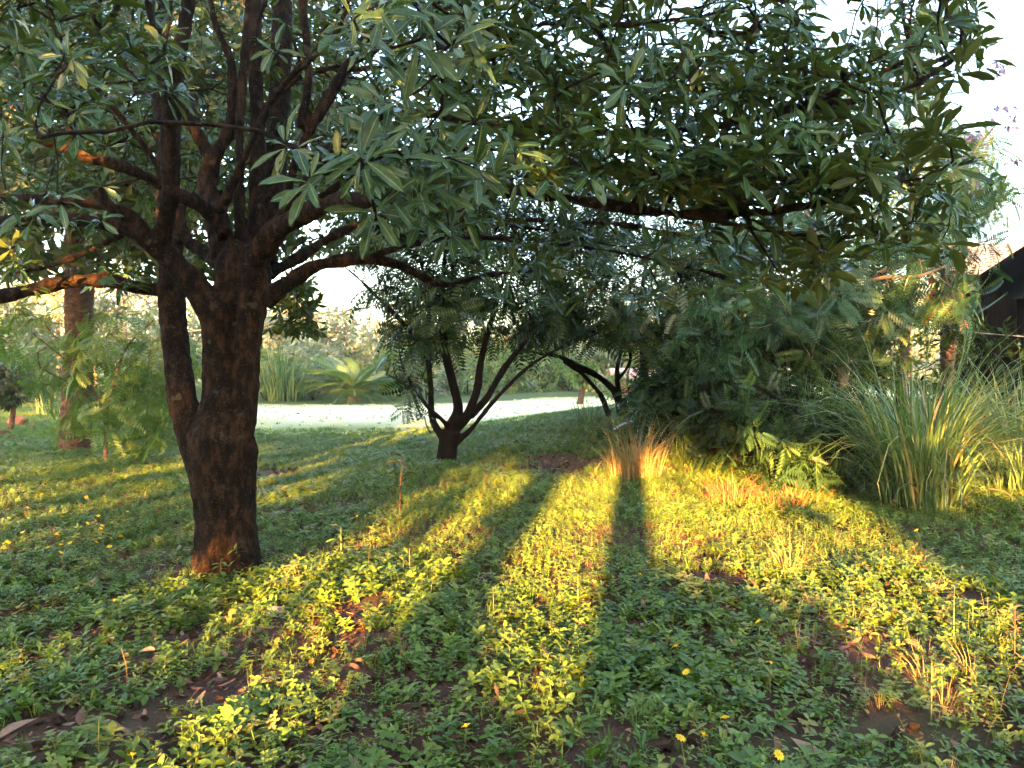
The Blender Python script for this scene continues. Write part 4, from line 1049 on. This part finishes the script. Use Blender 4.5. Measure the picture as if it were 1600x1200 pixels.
# bushes that close the view under the right-hand trees
def bush(name, label, px, py, Y, rx, ry, rz, n, tm, k, size, lm, group=None, cat='bush', bark='bark_dark'):
    b = at(px, py, Y); b[2] = float(hgt(b[0], b[1]))
    c = b + np.array([0, 0, rz * .95])
    tp = blob(n, c, (rx, ry, rz)); tp = tp[tp[:, 2] > b[2] + .05]
    sk = [np.array([[*(b + np.array([0, 0, -.05])), .06], [*(b + np.array([.02, 0, rz * .4])), .045], [*(b + np.array([.05, .05, rz * .9])), .02]]),
          np.array([[*b, .04], [*(b + np.array([-rx * .3, 0, rz * .6])), .02]]), np.array([[*b, .04], [*(b + np.array([rx * .35, .1, rz * .6])), .02]])]
    return tree(name, label, sk, tp, out_axes(tp, b, .2), tm, k, size, lm, bark, voxel=None, cat=cat, tilt=(30, 110), droop=.3, back=.15, tip_r=.003, group=group)


bush('leafy_bush', 'dark green bush filling the gap left of the pale thin trunk', 1250, 640, 14.5, 1.6, 1.0, 1.3, 150, FEATHER, 5, .4, 'feather_leaf', 'bushes under the right-hand trees')
bush('leafy_bush', 'bush between the pale trunk and the reddish post', 1400, 650, 14, 1.5, .9, 1.4, 150, SMALL, 14, .16, 'lime_leaf', 'bushes under the right-hand trees')
bush('leafy_bush', 'dark strappy bush below the black house wall', 1520, 660, 13.2, .9, .6, 1.1, 80, BIG, 8, .26, 'dark_leaf', 'bushes under the right-hand trees')
bush('leafy_bush', 'dark bush on the bank right of the crooked-stemmed tree', 1165, 640, 16.5, 1.5, 1.0, 1.5, 150, LONGPIN, 5, .4, 'dark_leaf', 'bushes under the right-hand trees')

bush('leafy_bush', 'dark bush right of the crooked stems on the bank', 1085, 650, 13.6, 1.1, .8, 1.15, 150, LONGPIN, 5, .36, 'dark_leaf', 'bushes under the right-hand trees')
bush('leafy_bush', 'dark bush behind the drooping feathery branch', 1190, 660, 12.6, 1.2, .8, 1.2, 150, SMALL, 14, .15, 'dark_leaf', 'bushes under the right-hand trees')
bush('leafy_bush', 'dark bush at the foot of the pale thin trunk', 1300, 665, 13.4, 1.2, .8, 1.1, 150, SMALL, 14, .15, 'dark_leaf', 'bushes under the right-hand trees')
bush('leafy_bush', 'dark drooping bush right of the golden grass clump', 1075, 690, 12.2, 1.0, .7, .85, 140, LONGPIN, 5, .34, 'dark_leaf', 'bushes under the right-hand trees')
bush('leafy_bush', 'dark drooping bush low under the feathery branches', 1165, 710, 10.9, .9, .6, .75, 140, FEATHER, 6, .3, 'dark_leaf', 'bushes under the right-hand trees')
bush('leafy_bush', 'low bush in front of the red shed', 1000, 640, 27, 1.6, .7, .75, 120, SMALL, 10, .24, 'lime_leaf', 'bushes under the right-hand trees')

# ------------------------------------------------------------------ grass clumps
def clump(name, label, px, py, n, h, spread, wdt, mat, bend=(.3, 1.0), singles=0, group='tall grass clumps', Y=None, base_r=.12):
    if Y is None: b = ground_at(px, py)
    else:
        b = at(px, py, Y); b[2] = float(hgt(b[0], b[1]))
    root = empty(name, b, label, 'grass clump', group)
    ts = np.linspace(0, 1, 7)
    def blade(ph, k, bd, wd, off, v):
        o = np.array([math.cos(ph), math.sin(ph), 0]); s_ = np.array([-o[1], o[0], 0])
        s_ = unit(s_ + rng.normal(0, .3, 3))
        ang = abs(rng.normal(0, .22)) + bd * ts ** 1.4 * 2.3          # leaning further over towards the tip
        d = np.stack([np.sin(ang)[:, None] * o + np.cos(ang)[:, None] * np.array([0, 0, 1.0])], 0)[0]
        P = off + np.cumsum(np.vstack([np.zeros(3), d[:-1] * k / 6]), axis=0)
        P[:, 2] = np.maximum(P[:, 2], .01)
        ww = wd * np.array([.7, 1, 1, .9, .7, .4, .04])
        V = np.stack([P - s_ * ww[:, None], P + s_ * ww[:, None]], 1).reshape(-1, 3)
        Q = [(2 * i, 2 * i + 1, 2 * i + 3, 2 * i + 2) for i in range(6)]
        return V, Q, v
    mb = MB()
    for i in range(n):
        ph = rng.uniform(0, 6.28); r = base_r * math.sqrt(rng.uniform(0, 1))
        off = np.array([math.cos(ph) * r, math.sin(ph) * r, 0.0])
        V, Q, v = blade(ph + rng.normal(0, .5), h * rng.uniform(.3, 1.15), rng.uniform(*bend) * spread * (1.9 if rng.uniform() < .18 else 1), wdt * rng.uniform(.6, 1.2), off, rng.uniform(0, 1) ** 1.3)
        if i < singles: link('blade', MB().add(V, Q, v).mesh('blade', mat, smooth=True), root)
        else: mb.add(V, Q, v)
    tag(link('blades', mb.mesh('blades', mat, smooth=True), root), kind='stuff')
    return root


clump('grass_clump', 'sunlit golden dry grass clump at the end of the long trunk shadow', 992, 748, 300, .95, 1.0, .005, 'dry_grass', base_r=.34, bend=(.1, 1.1))
clump('grass_clump', 'big lush green grass clump with long arching blades at right', 1440, 792, 700, 2.0, 1.0, .010, 'grey_grass', bend=(.15, 1.3), singles=70, base_r=.38)
clump('grass_clump', 'green and yellow grass clump cut by the right picture edge', 1600, 765, 460, 1.9, 1.0, .010, 'grey_grass', singles=20, base_r=.4)
clump('grass_clump', 'low reddish dry grass clump below the feathery bush', 1145, 782, 200, .36, 1.3, .004, 'rust_leaf', base_r=.3)
clump('grass_clump', 'dark green grass clump right of the golden one', 1085, 712, 260, 1.2, 1.2, .006, 'green_grass', base_r=.6)
clump('grass_clump', 'grass clump half hidden behind the feathery bush', 1255, 735, 260, 1.6, .6, .008, 'green_grass', base_r=.35)
clump('grass_clump', 'tall grass behind the big clump, in front of the post', 1480, 700, 260, 1.7, .6, .009, 'green_grass', base_r=.6, Y=11.2)
clump('grass_clump', 'wispy grass clump below the black house wall', 1570, 690, 240, 1.5, .8, .008, 'green_grass', base_r=.6, Y=11.6)
clump('grass_clump', 'reddish dry grass at the foot of the drooping branch', 1235, 792, 130, .3, 1.4, .004, 'rust_leaf', base_r=.4)
clump('grass_clump', 'tall pale grass left of the big clump', 1340, 720, 200, 1.5, .7, .008, 'green_grass', base_r=.4, Y=11)
clump('grass_clump', 'small golden grass tuft in the sunlit band at right', 1235, 900, 60, .34, 1.1, .004, 'dry_grass', base_r=.1)
clump('grass_clump', 'few dry blades bent over right of the big trunk', 480, 905, 12, .32, 1.5, .004, 'dry_grass', base_r=.08)
clump('grass_clump', 'thin grass tuft standing on the bank', 918, 665, 50, .6, .4, .006, 'green_grass', base_r=.2)

# ------------------------------------------------------------------ house, post and wires on the right
def box(x0, x1, y0, y1, z0, z1):
    V = [(x0, y0, z0), (x1, y0, z0), (x1, y1, z0), (x0, y1, z0), (x0, y0, z1), (x1, y0, z1), (x1, y1, z1), (x0, y1, z1)]
    return V, [(0, 3, 2, 1), (4, 5, 6, 7), (0, 1, 5, 4), (1, 2, 6, 5), (2, 3, 7, 6), (3, 0, 4, 7)]


HY = 15.0
eL = at(1526, 444, HY)
AZ = -math.radians(39)
wv = np.array([math.cos(AZ), math.sin(AZ), 0])
ss = np.linspace(0, 3, 400)
k_ = int(np.argmin(np.abs(project(eL + ss[:, None] * wv)[0] - 1600)))
slope = (at(1600, 396, (eL + ss[k_] * wv)[1])[2] - eL[2]) / ss[k_]
hb = eL.copy(); hb[2] = float(hgt(eL[0], eL[1]))
EH = eL[2] - hb[2]                      # eave height
house = empty('house', hb, 'black open-fronted shelter with a sloping eave at the right edge', 'house')
house.rotation_euler = (0, 0, AZ)
HW, HD = 3.2, 4.5
x = .1
while x < 2 * HW - .1:                  # back wall of upright boards, shade deepened by the near-black colour
    top = EH + (x if x < HW else 2 * HW - x) * slope
    link('wall_board', MB().add(*box(x + .004, x + .196, HD - .06 - .02 * random.random(), HD, -.1, top - .05)).mesh('wall_board', 'shade_dark_wood'), house)
    x += .2
for x in (.06, 2 * HW - .12):           # side walls
    y = .9
    while y < HD - .3:
        link('wall_board', MB().add(*box(x, x + .05, y + .004, y + .196, -.1, EH - .02)).mesh('wall_board', 'shade_dark_wood'), house); y += .2
for x in (.08, HW, 2 * HW - .2):
    link('front_post', MB().add(*box(x, x + .12, .3, .42, -.1, EH - .03 + (0 if x != HW else HW * slope))).mesh('front_post', 'shade_dark_wood'), house)
HEX = [(0, 3, 2, 1), (4, 5, 6, 7), (0, 1, 5, 4), (1, 2, 6, 5), (2, 3, 7, 6), (3, 0, 4, 7)]
for x0_, z0_, x1_, z1_ in ((-.25, EH - .25 * slope, HW, EH + HW * slope), (HW + .003, EH + HW * slope, 2 * HW + .25, EH - .25 * slope)):
    V = np.array([(x0_, -.2, z0_), (x1_, -.2, z1_), (x1_, HD + .3, z1_), (x0_, HD + .3, z0_)])
    link('roof_slab', MB().add(np.vstack([V, V + np.array([0, 0, .10])]), HEX).mesh('roof_slab', 'shade_dark_wood'), house)
    V = np.array([(x0_, -.24, z0_ - .06), (x1_, -.24, z1_ - .06), (x1_, -.203, z1_ - .06), (x0_, -.203, z0_ - .06)])
    link('rake_board', MB().add(np.vstack([V, V + np.array([0, 0, .15])]), HEX).mesh('rake_board', 'shade_dark_wood'), house)
# pale tiled slope facing the viewpoint, further back
TY = 23.0
e0 = at(1486, 432, TY); e1 = at(1660, 432, TY)
hb = e0.copy(); hb[2] = float(hgt(e0[0], e0[1]))
house = empty('tiled_house', hb, 'low house with a pale pinkish tiled roof beyond the ribbed post', 'house')
sl = unit(np.array([0, 2.2, 1.15])); nr = np.array([0, -sl[2], sl[1]])
tw_, tl_ = .26, .34
ncol = int((e1[0] - e0[0]) / tw_) + 1
prof = [(0, 0), (.25, .035), (.5, .045), (.75, .035), (1, 0)]
tv, tq = [], []
for r, yy in enumerate((0, tl_ * 1.08)):
    for a, zz in prof: tv.append(np.array([a * tw_ * .98, 0, 0]) + sl * yy + nr * (zz + (.035 if r == 0 else .012)))
for i in range(4): tq.append((i, i + 1, i + 6, i + 5))
for a, zz in prof: tv.append(np.array([a * tw_ * .98, 0, 0]) + nr * (zz + .015))
for i in range(4): tq.append((10 + i, 11 + i, i + 1, i))
tile_me = MB().add(tv, tq).mesh('roof_tile', 'tile', smooth=False)
for r in range(8):
    for c in range(ncol):
        link('roof_tile', tile_me, house, tuple(e0 + np.array([c * tw_ + (.5 * tw_ if r % 2 else 0), 0, 0]) + sl * tl_ * r + nr * rng.uniform(0, .006) - hb))
V, Q = box(e0[0] + .02, e1[0], TY + .25, TY + .5, hb[2] - .1, e0[2] - .02)
link('wall', MB().add(V, Q).mesh('wall', 'shade_dark_wood', hb), house)
V = np.array([e0 - nr * .02, e1 - nr * .02, e1 + sl * tl_ * 8.1 - nr * .02, e0 + sl * tl_ * 8.1 - nr * .02])
V = np.vstack([V - nr * .05, V])
link('roof_deck', MB().add(V, [(0, 3, 2, 1), (4, 5, 6, 7), (0, 1, 5, 4), (1, 2, 6, 5), (2, 3, 7, 6), (3, 0, 4, 7)]).mesh('roof_deck', 'shade_dark_wood', hb), house)

# reddish ribbed post
pb = at(1480, 640, 13.4); pb[2] = float(hgt(pb[0], pb[1])); pt = at(1480, 425, 13.4)
post = empty('ribbed_post', pb, 'upright reddish brown ribbed post left of the black house', 'post')
ph_ = pt[2] - pb[2]
V, Q = box(-.085, .085, -.085, .085, -.1, ph_)
link('shaft', MB().add(V, Q).mesh('shaft', 'post'), post)
V, Q = box(-.094, .094, -.094, .094, 0, .035)
rm_ = MB().add(V, Q).mesh('band', 'post')
z = .1
while z < ph_ - .1: link('band', rm_, post, (0, 0, z)); z += .11


def wire(label, pts, r=.008):
    P = spline([at(*p) for p in pts], 6)
    o = link('cable', MB().add(*tube(P, r, 5)).mesh('cable', 'wire', P[0], True)); o.location = P[0]
    return tag(o, label, 'cable', 'thin cables')


wire('thin pale wire running past the post to the right edge', [(1230, 505, 12.9), (1440, 512, 12.9), (1540, 521, 12.9), (1640, 529, 12.9)], .010)
wire('thin cable strung across the misty left background', [(-80, 548, 24), (60, 541, 24), (200, 530, 24), (480, 493, 24), (575, 481, 24)], .014)

# ------------------------------------------------------------------ far background
def far_tree(label, px, Y, top, wd, lm, name='background_tree', n=420, k=7, size=.42, trunk=.16, low=.12):
    b = at(px, 620, Y); b[2] = float(hgt(b[0], b[1])); tz = at(px, top, Y)[2]; H = tz - b[2]
    c = b + np.array([0, 0, H * (.5 + low / 2)])
    parts = [blob(n // 2, c, (wd / 2, wd / 2.4, H * (.5 - low / 2)), .5)]
    for i in range(6):
        q = blob(1, c, (wd * .42, wd * .3, H * .36))[0]
        parts.append(blob(n // 12, q, np.array([1, 1, .8]) * wd * rng.uniform(.14, .24), .5))
    tp = np.concatenate(parts)
    sk = [np.array([[*(b - np.array([0, 0, .2])), trunk], [*(b + np.array([.1, 0, H * .3])), trunk * .8], [*(b + np.array([.0, .1, H * .75])), trunk * .3]])]
    return tree(name, label, sk, tp, out_axes(tp, c, .3), SMALL, k, size, lm, 'bark_brown', voxel=None, tilt=(30, 110), droop=.3, back=.4, tip_r=.008, group='misty trees beyond the clearing', step=.5)


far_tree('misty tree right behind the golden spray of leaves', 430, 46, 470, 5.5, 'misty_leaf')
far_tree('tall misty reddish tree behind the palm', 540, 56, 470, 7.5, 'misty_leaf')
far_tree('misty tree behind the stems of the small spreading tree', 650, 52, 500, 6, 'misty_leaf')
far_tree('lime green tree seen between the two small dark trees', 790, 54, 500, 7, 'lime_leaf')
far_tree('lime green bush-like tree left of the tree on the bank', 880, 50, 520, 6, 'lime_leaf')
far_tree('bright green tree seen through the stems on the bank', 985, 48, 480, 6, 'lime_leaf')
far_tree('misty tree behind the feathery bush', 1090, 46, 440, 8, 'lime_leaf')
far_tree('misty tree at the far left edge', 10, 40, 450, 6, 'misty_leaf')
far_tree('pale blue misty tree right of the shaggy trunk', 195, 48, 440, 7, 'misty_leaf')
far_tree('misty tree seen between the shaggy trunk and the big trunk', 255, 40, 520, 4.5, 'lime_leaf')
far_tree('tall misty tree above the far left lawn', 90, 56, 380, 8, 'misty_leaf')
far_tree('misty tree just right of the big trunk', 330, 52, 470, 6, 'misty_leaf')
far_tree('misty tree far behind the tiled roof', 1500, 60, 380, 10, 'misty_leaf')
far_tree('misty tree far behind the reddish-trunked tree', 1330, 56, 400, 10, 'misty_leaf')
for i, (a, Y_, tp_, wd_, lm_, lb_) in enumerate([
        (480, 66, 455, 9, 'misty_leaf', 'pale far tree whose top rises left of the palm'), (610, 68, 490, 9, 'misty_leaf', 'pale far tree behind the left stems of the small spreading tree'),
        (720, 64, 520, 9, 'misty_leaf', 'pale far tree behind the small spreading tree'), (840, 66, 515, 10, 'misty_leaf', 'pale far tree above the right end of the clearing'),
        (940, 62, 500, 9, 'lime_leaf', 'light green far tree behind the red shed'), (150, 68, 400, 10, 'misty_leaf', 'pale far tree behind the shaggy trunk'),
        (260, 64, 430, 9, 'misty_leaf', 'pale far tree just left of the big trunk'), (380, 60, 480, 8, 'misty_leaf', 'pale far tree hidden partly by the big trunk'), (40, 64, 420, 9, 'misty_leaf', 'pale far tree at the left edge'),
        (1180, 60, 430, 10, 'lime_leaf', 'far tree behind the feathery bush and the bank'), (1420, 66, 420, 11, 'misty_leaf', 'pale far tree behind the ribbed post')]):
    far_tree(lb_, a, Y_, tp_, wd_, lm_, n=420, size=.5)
far_tree('small dark tree at the left edge of the lawn', 14, 19, 560, 1.5, 'gold_leaf', 'lawn_tree', n=150, size=.26, trunk=.07, low=.35)
bush('shrub', 'yellow green shrub at the clearing edge next to the big trunk', 415, 628, 37, 1.6, 1.0, 1.3, 120, SMALL, 8, .35, 'lime_leaf', 'shrubs along the far edge of the clearing')
bush('shrub', 'pale shrub left of the palm', 490, 628, 38, 1.4, 1.0, 1.1, 110, SMALL, 8, .34, 'misty_leaf', 'shrubs along the far edge of the clearing')
bush('shrub', 'light green shrub right of the palm', 625, 622, 39, 1.7, 1.0, 1.4, 120, SMALL, 8, .35, 'lime_leaf', 'shrubs along the far edge of the clearing')
bush('shrub', 'low shrub at the clearing edge behind the fanned stems', 730, 612, 44, 2.2, 1.0, 1.2, 130, SMALL, 8, .36, 'lime_leaf', 'shrubs along the far edge of the clearing')
bush('shrub', 'low shrub at the clearing edge left of the bank', 840, 606, 47, 2.4, 1.0, 1.2, 130, SMALL, 8, .36, 'lime_leaf', 'shrubs along the far edge of the clearing')
bush('shrub', 'grey green shrub behind the young leafy tree', 225, 640, 16.5, 1.3, .8, .75, 120, LONGPIN, 5, .34, 'lime_leaf', 'shrubs along the far edge of the clearing')
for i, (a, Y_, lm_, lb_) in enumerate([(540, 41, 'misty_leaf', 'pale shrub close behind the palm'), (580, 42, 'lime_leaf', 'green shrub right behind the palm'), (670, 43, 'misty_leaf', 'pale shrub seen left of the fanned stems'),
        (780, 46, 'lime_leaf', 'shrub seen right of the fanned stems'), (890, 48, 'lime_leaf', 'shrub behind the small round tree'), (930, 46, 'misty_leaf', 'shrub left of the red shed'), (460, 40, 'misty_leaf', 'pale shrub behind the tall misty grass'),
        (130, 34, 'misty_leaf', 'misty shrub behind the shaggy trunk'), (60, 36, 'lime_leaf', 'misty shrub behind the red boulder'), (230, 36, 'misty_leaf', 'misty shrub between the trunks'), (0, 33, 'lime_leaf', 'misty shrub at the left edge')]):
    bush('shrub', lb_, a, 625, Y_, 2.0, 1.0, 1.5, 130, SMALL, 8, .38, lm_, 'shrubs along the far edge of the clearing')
clump('grass_clump', 'tall misty grass at the clearing edge left of the palm', 445, 628, 260, 2.6, .5, .03, 'green_grass', base_r=.9, Y=36)
clump('grass_clump', 'misty grass clump by the small red boulder', 90, 650, 80, 1.0, .7, .02, 'green_grass', base_r=.6, Y=26)

# palm
pY = 36
pbs = at(552, 632, pY); pbs[2] = float(hgt(pbs[0], pbs[1]))
palm = empty('palm', pbs, 'low bushy palm with arching fronds at the far edge of the clearing', 'palm')
link('trunk', MB().add(*tube([(0, 0, -.1), (0, 0, .2), (.02, 0, .45)], [.2, .16, .1], 8)).mesh('trunk', 'bark_brown', smooth=True), palm)
PALM = [pinnate(24, .30, .016, a, .012) for a in (.45, .75, 1.0)]
for i in range(34):
    ph = i * 2.4; el = rng.uniform(.2, 1.4)
    D = np.array([[math.cos(ph) * math.cos(el), math.sin(ph) * math.cos(el), math.sin(el)]])
    mb = MB(); bake(mb, PALM, frames(D, np.array([[0, 0, 1.0]])), np.array([[0, 0, .35]]), np.array([rng.uniform(1.3, 2.5)]), np.array([rng.uniform(0, 1)]))
    link('frond', mb.mesh('frond', 'palm_leaf'), palm)

# small trunk on the clearing and the red shape behind the bank
far_tree('small round tree with a short brown trunk on the clearing', 905, 30, 560, 1.6, 'lime_leaf', 'lawn_tree', n=120, size=.3, trunk=.14, low=.55)
sb = at(975, 612, 33); sb[2] = float(hgt(sb[0], sb[1]))
shed = empty('red_shed', sb, 'small red building glimpsed through the stems on the bank', 'shed')
V, Q = box(-.3, 1.7, 0, 2, -.1, .95)
link('wall', MB().add(V, Q).mesh('wall', 'red_paint'), shed)
V = [(-.5, -.2, .93), (1.9, -.2, .93), (1.9, 1.0, 1.3), (-.5, 1.0, 1.3), (-.5, 2.2, .93), (1.9, 2.2, .93)]
V = np.array(V); V2 = V + np.array([0, 0, .07])
link('roof', MB().add(np.vstack([V, V2]), [(0, 1, 2, 3), (3, 2, 5, 4), (6, 7, 8, 9), (9, 8, 11, 10), (0, 1, 7, 6), (4, 5, 11, 10)]).mesh('roof', 'tile'), shed)

# ------------------------------------------------------------------ stones on the left lawn
def stone(label, px, py, r, flat=.7, mat='stone_red'):
    b = ground_at(px, py)
    n1, n2 = 8, 12
    V, Q = [], []
    sd_ = rng.uniform(0, 50)
    for i in range(n1 + 1):
        th = math.pi * i / n1
        for j in range(n2):
            ph = 2 * math.pi * j / n2
            d = Vector((math.sin(th) * math.cos(ph), math.sin(th) * math.sin(ph), math.cos(th)))
            k = 1 + .35 * mnoise.noise(d * 1.7 + Vector((sd_, 0, 0)))
            V.append((d.x * r * k, d.y * r * k * .8, (d.z * k * flat + flat * .55) * r))
    for i in range(n1):
        for j in range(n2): Q.append((i * n2 + j, (i + 1) * n2 + j, (i + 1) * n2 + (j + 1) % n2, i * n2 + (j + 1) % n2))
    o = link('stone', MB().add(V, Q).mesh('stone', mat, smooth=True)); o.location = b
    return tag(o, label, 'stone', 'stones and clods')


stone('rounded red boulder on the left lawn near the picture edge', 27, 664, .23)
stone('dark brown clod lying at the left edge below the red boulder', 6, 680, .14, .5, 'soil')
stone('flat brown clod lying just right of the left edge', 22, 686, .13, .4, 'soil')
stone('small reddish clod right of the red boulder', 52, 668, .10, .5)
stone('small grey stone in the litter right of the big trunk', 432, 962, .07, .5, 'bark_pale')
stone('dark flat clod on the grass left of the small spreading tree', 546, 696, .14, .3, 'soil')

# ------------------------------------------------------------------ small plants
def sapling(name, label, px, py, h, n, L, lm, stemmat='stem', lean=(0, 0), cat='plant', fr=.35):
    b = ground_at(px, py)
    root = empty(name, b, label, cat, 'small plants standing above the ground cover')
    st = spline([[0, 0, -.02], [lean[0] * .4, lean[1] * .4, h * .55], [lean[0], lean[1], h]], 5)
    so_ = link('stem', MB().add(*tube(st, np.linspace(.006, .002, len(st)) * min(1, L / .09), 5)).mesh('stem', stemmat, smooth=True), root)
    lv = BIG if L > .07 else COVL
    for i in range(n):
        f = fr + (1 - fr) * i / max(1, n - 1); p = st[min(len(st) - 1, int(f * (len(st) - 1)))]
        ph = i * 2.4 + rng.normal(0, .3); el = rng.uniform(-.2, .5)
        D = np.array([[math.cos(ph) * math.cos(el), math.sin(ph) * math.cos(el), math.sin(el)]])
        mb = MB(); bake(mb, lv, frames(D, np.array([[0, 0, 1.0]])), p[None], np.array([L * rng.uniform(.7, 1.1)]), np.array([rng.uniform(0, 1)]))
        link('leaf', mb.mesh('leaf', lm, smooth=True), so_)
    return root


sapling('sapling', 'red-stemmed sapling with a few yellow drooping leaves', 624, 812, .62, 16, .15, 'gold_leaf', 'red_twig', (.03, 0), fr=.5)
sapling('sapling', 'leafy sapling just left of the small spreading tree', 600, 745, .55, 16, .16, 'lime_leaf', fr=.4)
sapling('sapling', 'broad-leaved seedling right of the big trunk', 533, 880, .28, 10, .11, 'lime_leaf', fr=.4)
sapling('sapling', 'bright broad-leaved seedling in the middle sunlit band', 903, 945, .20, 8, .12, 'lime_leaf', fr=.3)
sapling('sapling', 'leafy shoot growing at the foot of the big trunk', 370, 905, .26, 16, .08, 'lime_leaf', fr=.2)
sapling('sapling', 'second leafy shoot left of the first at the foot of the big trunk', 345, 915, .18, 12, .07, 'lime_leaf', fr=.2)
sapling('sapling', 'seedling in the dark band left of the middle sunlit band', 640, 905, .22, 10, .09, 'lime_leaf', fr=.3)
sapling('sapling', 'tall thin weed standing in the sunlit right-hand band', 1490, 1010, .34, 16, .055, 'gold_leaf', fr=.3)
sapling('sapling', 'tall thin weed at the right edge', 1585, 1040, .30, 14, .05, 'gold_leaf', 'red_twig', fr=.3)
sapling('sapling', 'leafy weed at the bottom of the sunlit right-hand band', 1455, 1130, .26, 16, .06, 'lime_leaf', fr=.3)
sapling('sapling', 'leafy seedling near the bottom left corner', 155, 1185, .16, 9, .07, 'lime_leaf', fr=.3)

# yellow flowers
pet = MB()
for i in range(10):
    a = i * .628
    bake(pet, [COVL[0]], frames(np.array([[math.cos(a), math.sin(a), .25]]), np.array([[0, 0, 1.0]])), np.array([[0, 0, 0.0]]), np.array([.019]), np.array([.5]))
pet_me = pet.mesh('petals', 'petal')
disc_me = MB().add(*tube([[0, 0, -.004], [0, 0, .004], [0, 0, .007], [0, 0, .0072]], [.004, .007, .004, .0005], 8)).mesh('disc', 'petal', smooth=True)
FL = [(726, 1136, 'yellow flower on a long stalk near the bottom edge, left of centre'), (863, 1072, 'yellow flower low in the dark green cover at bottom centre'),
      (1056, 1006, 'upper of two yellow flowers in the shade right of centre'), (1080, 1048, 'lower of two yellow flowers in the shade right of centre'),
      (1072, 1168, 'yellow flower on the bare patch near the bottom edge'), (1128, 1120, 'yellow flower right of the bare patch, upper one'), (1112, 1147, 'large yellow flower just above the bottom bare patch'),
      (1207, 1178, 'yellow flower nearest the bottom edge right of centre'), (1187, 975, 'yellow flower at the shaded edge of the right sunlit band'), (1203, 1040, 'small yellow flower left of the dry stalks'),
      (1520, 945, 'yellow flower on a tall stalk in the right sunlit band'), (1000, 900, 'yellow flower inside the long trunk shadow'), (708, 820, 'yellow flower beside the red-stemmed sapling'),
      (672, 908, 'yellow flower in the cover left of the middle band'), (557, 808, 'small yellow flower right of the big trunk'), (190, 937, 'yellow flower in the dark cover left of the big trunk'),
      (1430, 872, 'yellow flower in the shaded lawn at right'), (1440, 832, 'yellow flower below the big grass clump'), (164, 847, 'yellow flower on the lawn edge left of the big trunk'), (98, 868, 'yellow flower near the left edge below the lawn')]
small = [(rng.uniform(0, 210), rng.uniform(768, 860), None) for _ in range(34)]
for px_, py_, lb in FL + small:
    h = rng.uniform(.10, .20) if lb else .09
    g_ = ground_at(px_, py_ + h * 1256 / max(2.5, 1884 / (py_ - 575)))
    b = g_
    root = empty('yellow_flower', b, lb or 'tiny yellow flower dotted over the left lawn', 'flower', 'yellow flowers in the ground cover' if lb else 'tiny yellow flowers on the left lawn')
    lx, ly = rng.normal(0, .02, 2)
    st = spline([[0, 0, 0], [lx * .3, ly * .3, h * .6], [lx, ly, h]], 3)
    link('stalk', MB().add(*tube(st, .0018, 4)).mesh('stalk', 'stem', smooth=True), root)
    for nm, me in (('petals', pet_me), ('disc', disc_me)):
        o = link(nm, me, root, (lx, ly, h)); o.rotation_euler = (rng.normal(.5, .2), rng.normal(0, .2), rng.uniform(0, 6))
        o.scale = (1.1,) * 3

# large fallen leaves that can be told apart
dead = [MB().add(*leaf_t(OBOV, rng.uniform(.13, .2), rng.uniform(-.3, .3), rng.uniform(-.5, .9), rng.uniform(-.15, .15))[:2], .5).mesh('fallen_leaf', 'litter', smooth=True) for _ in range(4)]
FD = [(40, 1165, 'long dry leaf at the bottom left corner'), (60, 1135, 'dry leaf just above the bottom left corner'), (340, 1190, 'pale dry leaf at the bottom edge, left'), (145, 1045, 'brown fallen leaf in the left-hand bare soil'),
      (215, 1030, 'dry leaf on the soil left of centre'), (130, 1115, 'brown dry leaf lying in the lower left soil'), (8, 1118, 'orange fallen leaf at the left edge'), (330, 1075, 'dry leaf in the reddish bare patch'),
      (355, 955, 'round pale dry leaf below the big trunk'), (480, 985, 'dry leaf in the sunlit litter patch'), (555, 985, 'reddish dry leaf right of the sunlit litter patch'), (572, 1010, 'dry leaf at the edge of the sunlit litter'),
      (900, 1045, 'pink dry leaf in the cover at bottom centre'), (785, 1135, 'broad brown dry leaf at the bottom centre'), (1235, 1165, 'pale dry leaf on the bare patch at bottom right'), (75, 905, 'small orange leaf in the dark cover at left'),
      (880, 1045, 'grey dry leaf beside the pink one'), (690, 985, 'reddish dry leaf left of the middle band'), (1335, 1175, 'dry leaf at the bottom edge, right'), (230, 1160, 'curled dry leaf near the bottom edge, left')]
for px_, py_, lb in FD:
    o = link('fallen_leaf', dead[int(rng.integers(0, 4))]); o.location = ground_at(px_, py_) + np.array([0, 0, .035])
    o.rotation_euler = (rng.normal(0, .3), rng.normal(0, .3), rng.uniform(0, 6.28)); o.scale = (rng.uniform(.10, .17),) * 3
    tag(o, lb, 'leaf', 'large fallen leaves')

# ------------------------------------------------------------------ haze
m, nt_, N, L = newmat('haze')
pv = N.new('ShaderNodeVolumePrincipled'); ou = N.new('ShaderNodeOutputMaterial')
pv.inputs['Color'].default_value = (.9, .93, .95, 1); pv.inputs['Density'].default_value = 0.0010; pv.inputs['Anisotropy'].default_value = 0.75
L.new(pv.outputs[0], ou.inputs['Volume'])
V, Q = box(-70, 70, -22, 80, -1.2, 16)
hz = link('haze', MB().add(V, Q).mesh('haze', m))
tag(hz, 'thin pale morning mist over the clearing', kind='stuff')
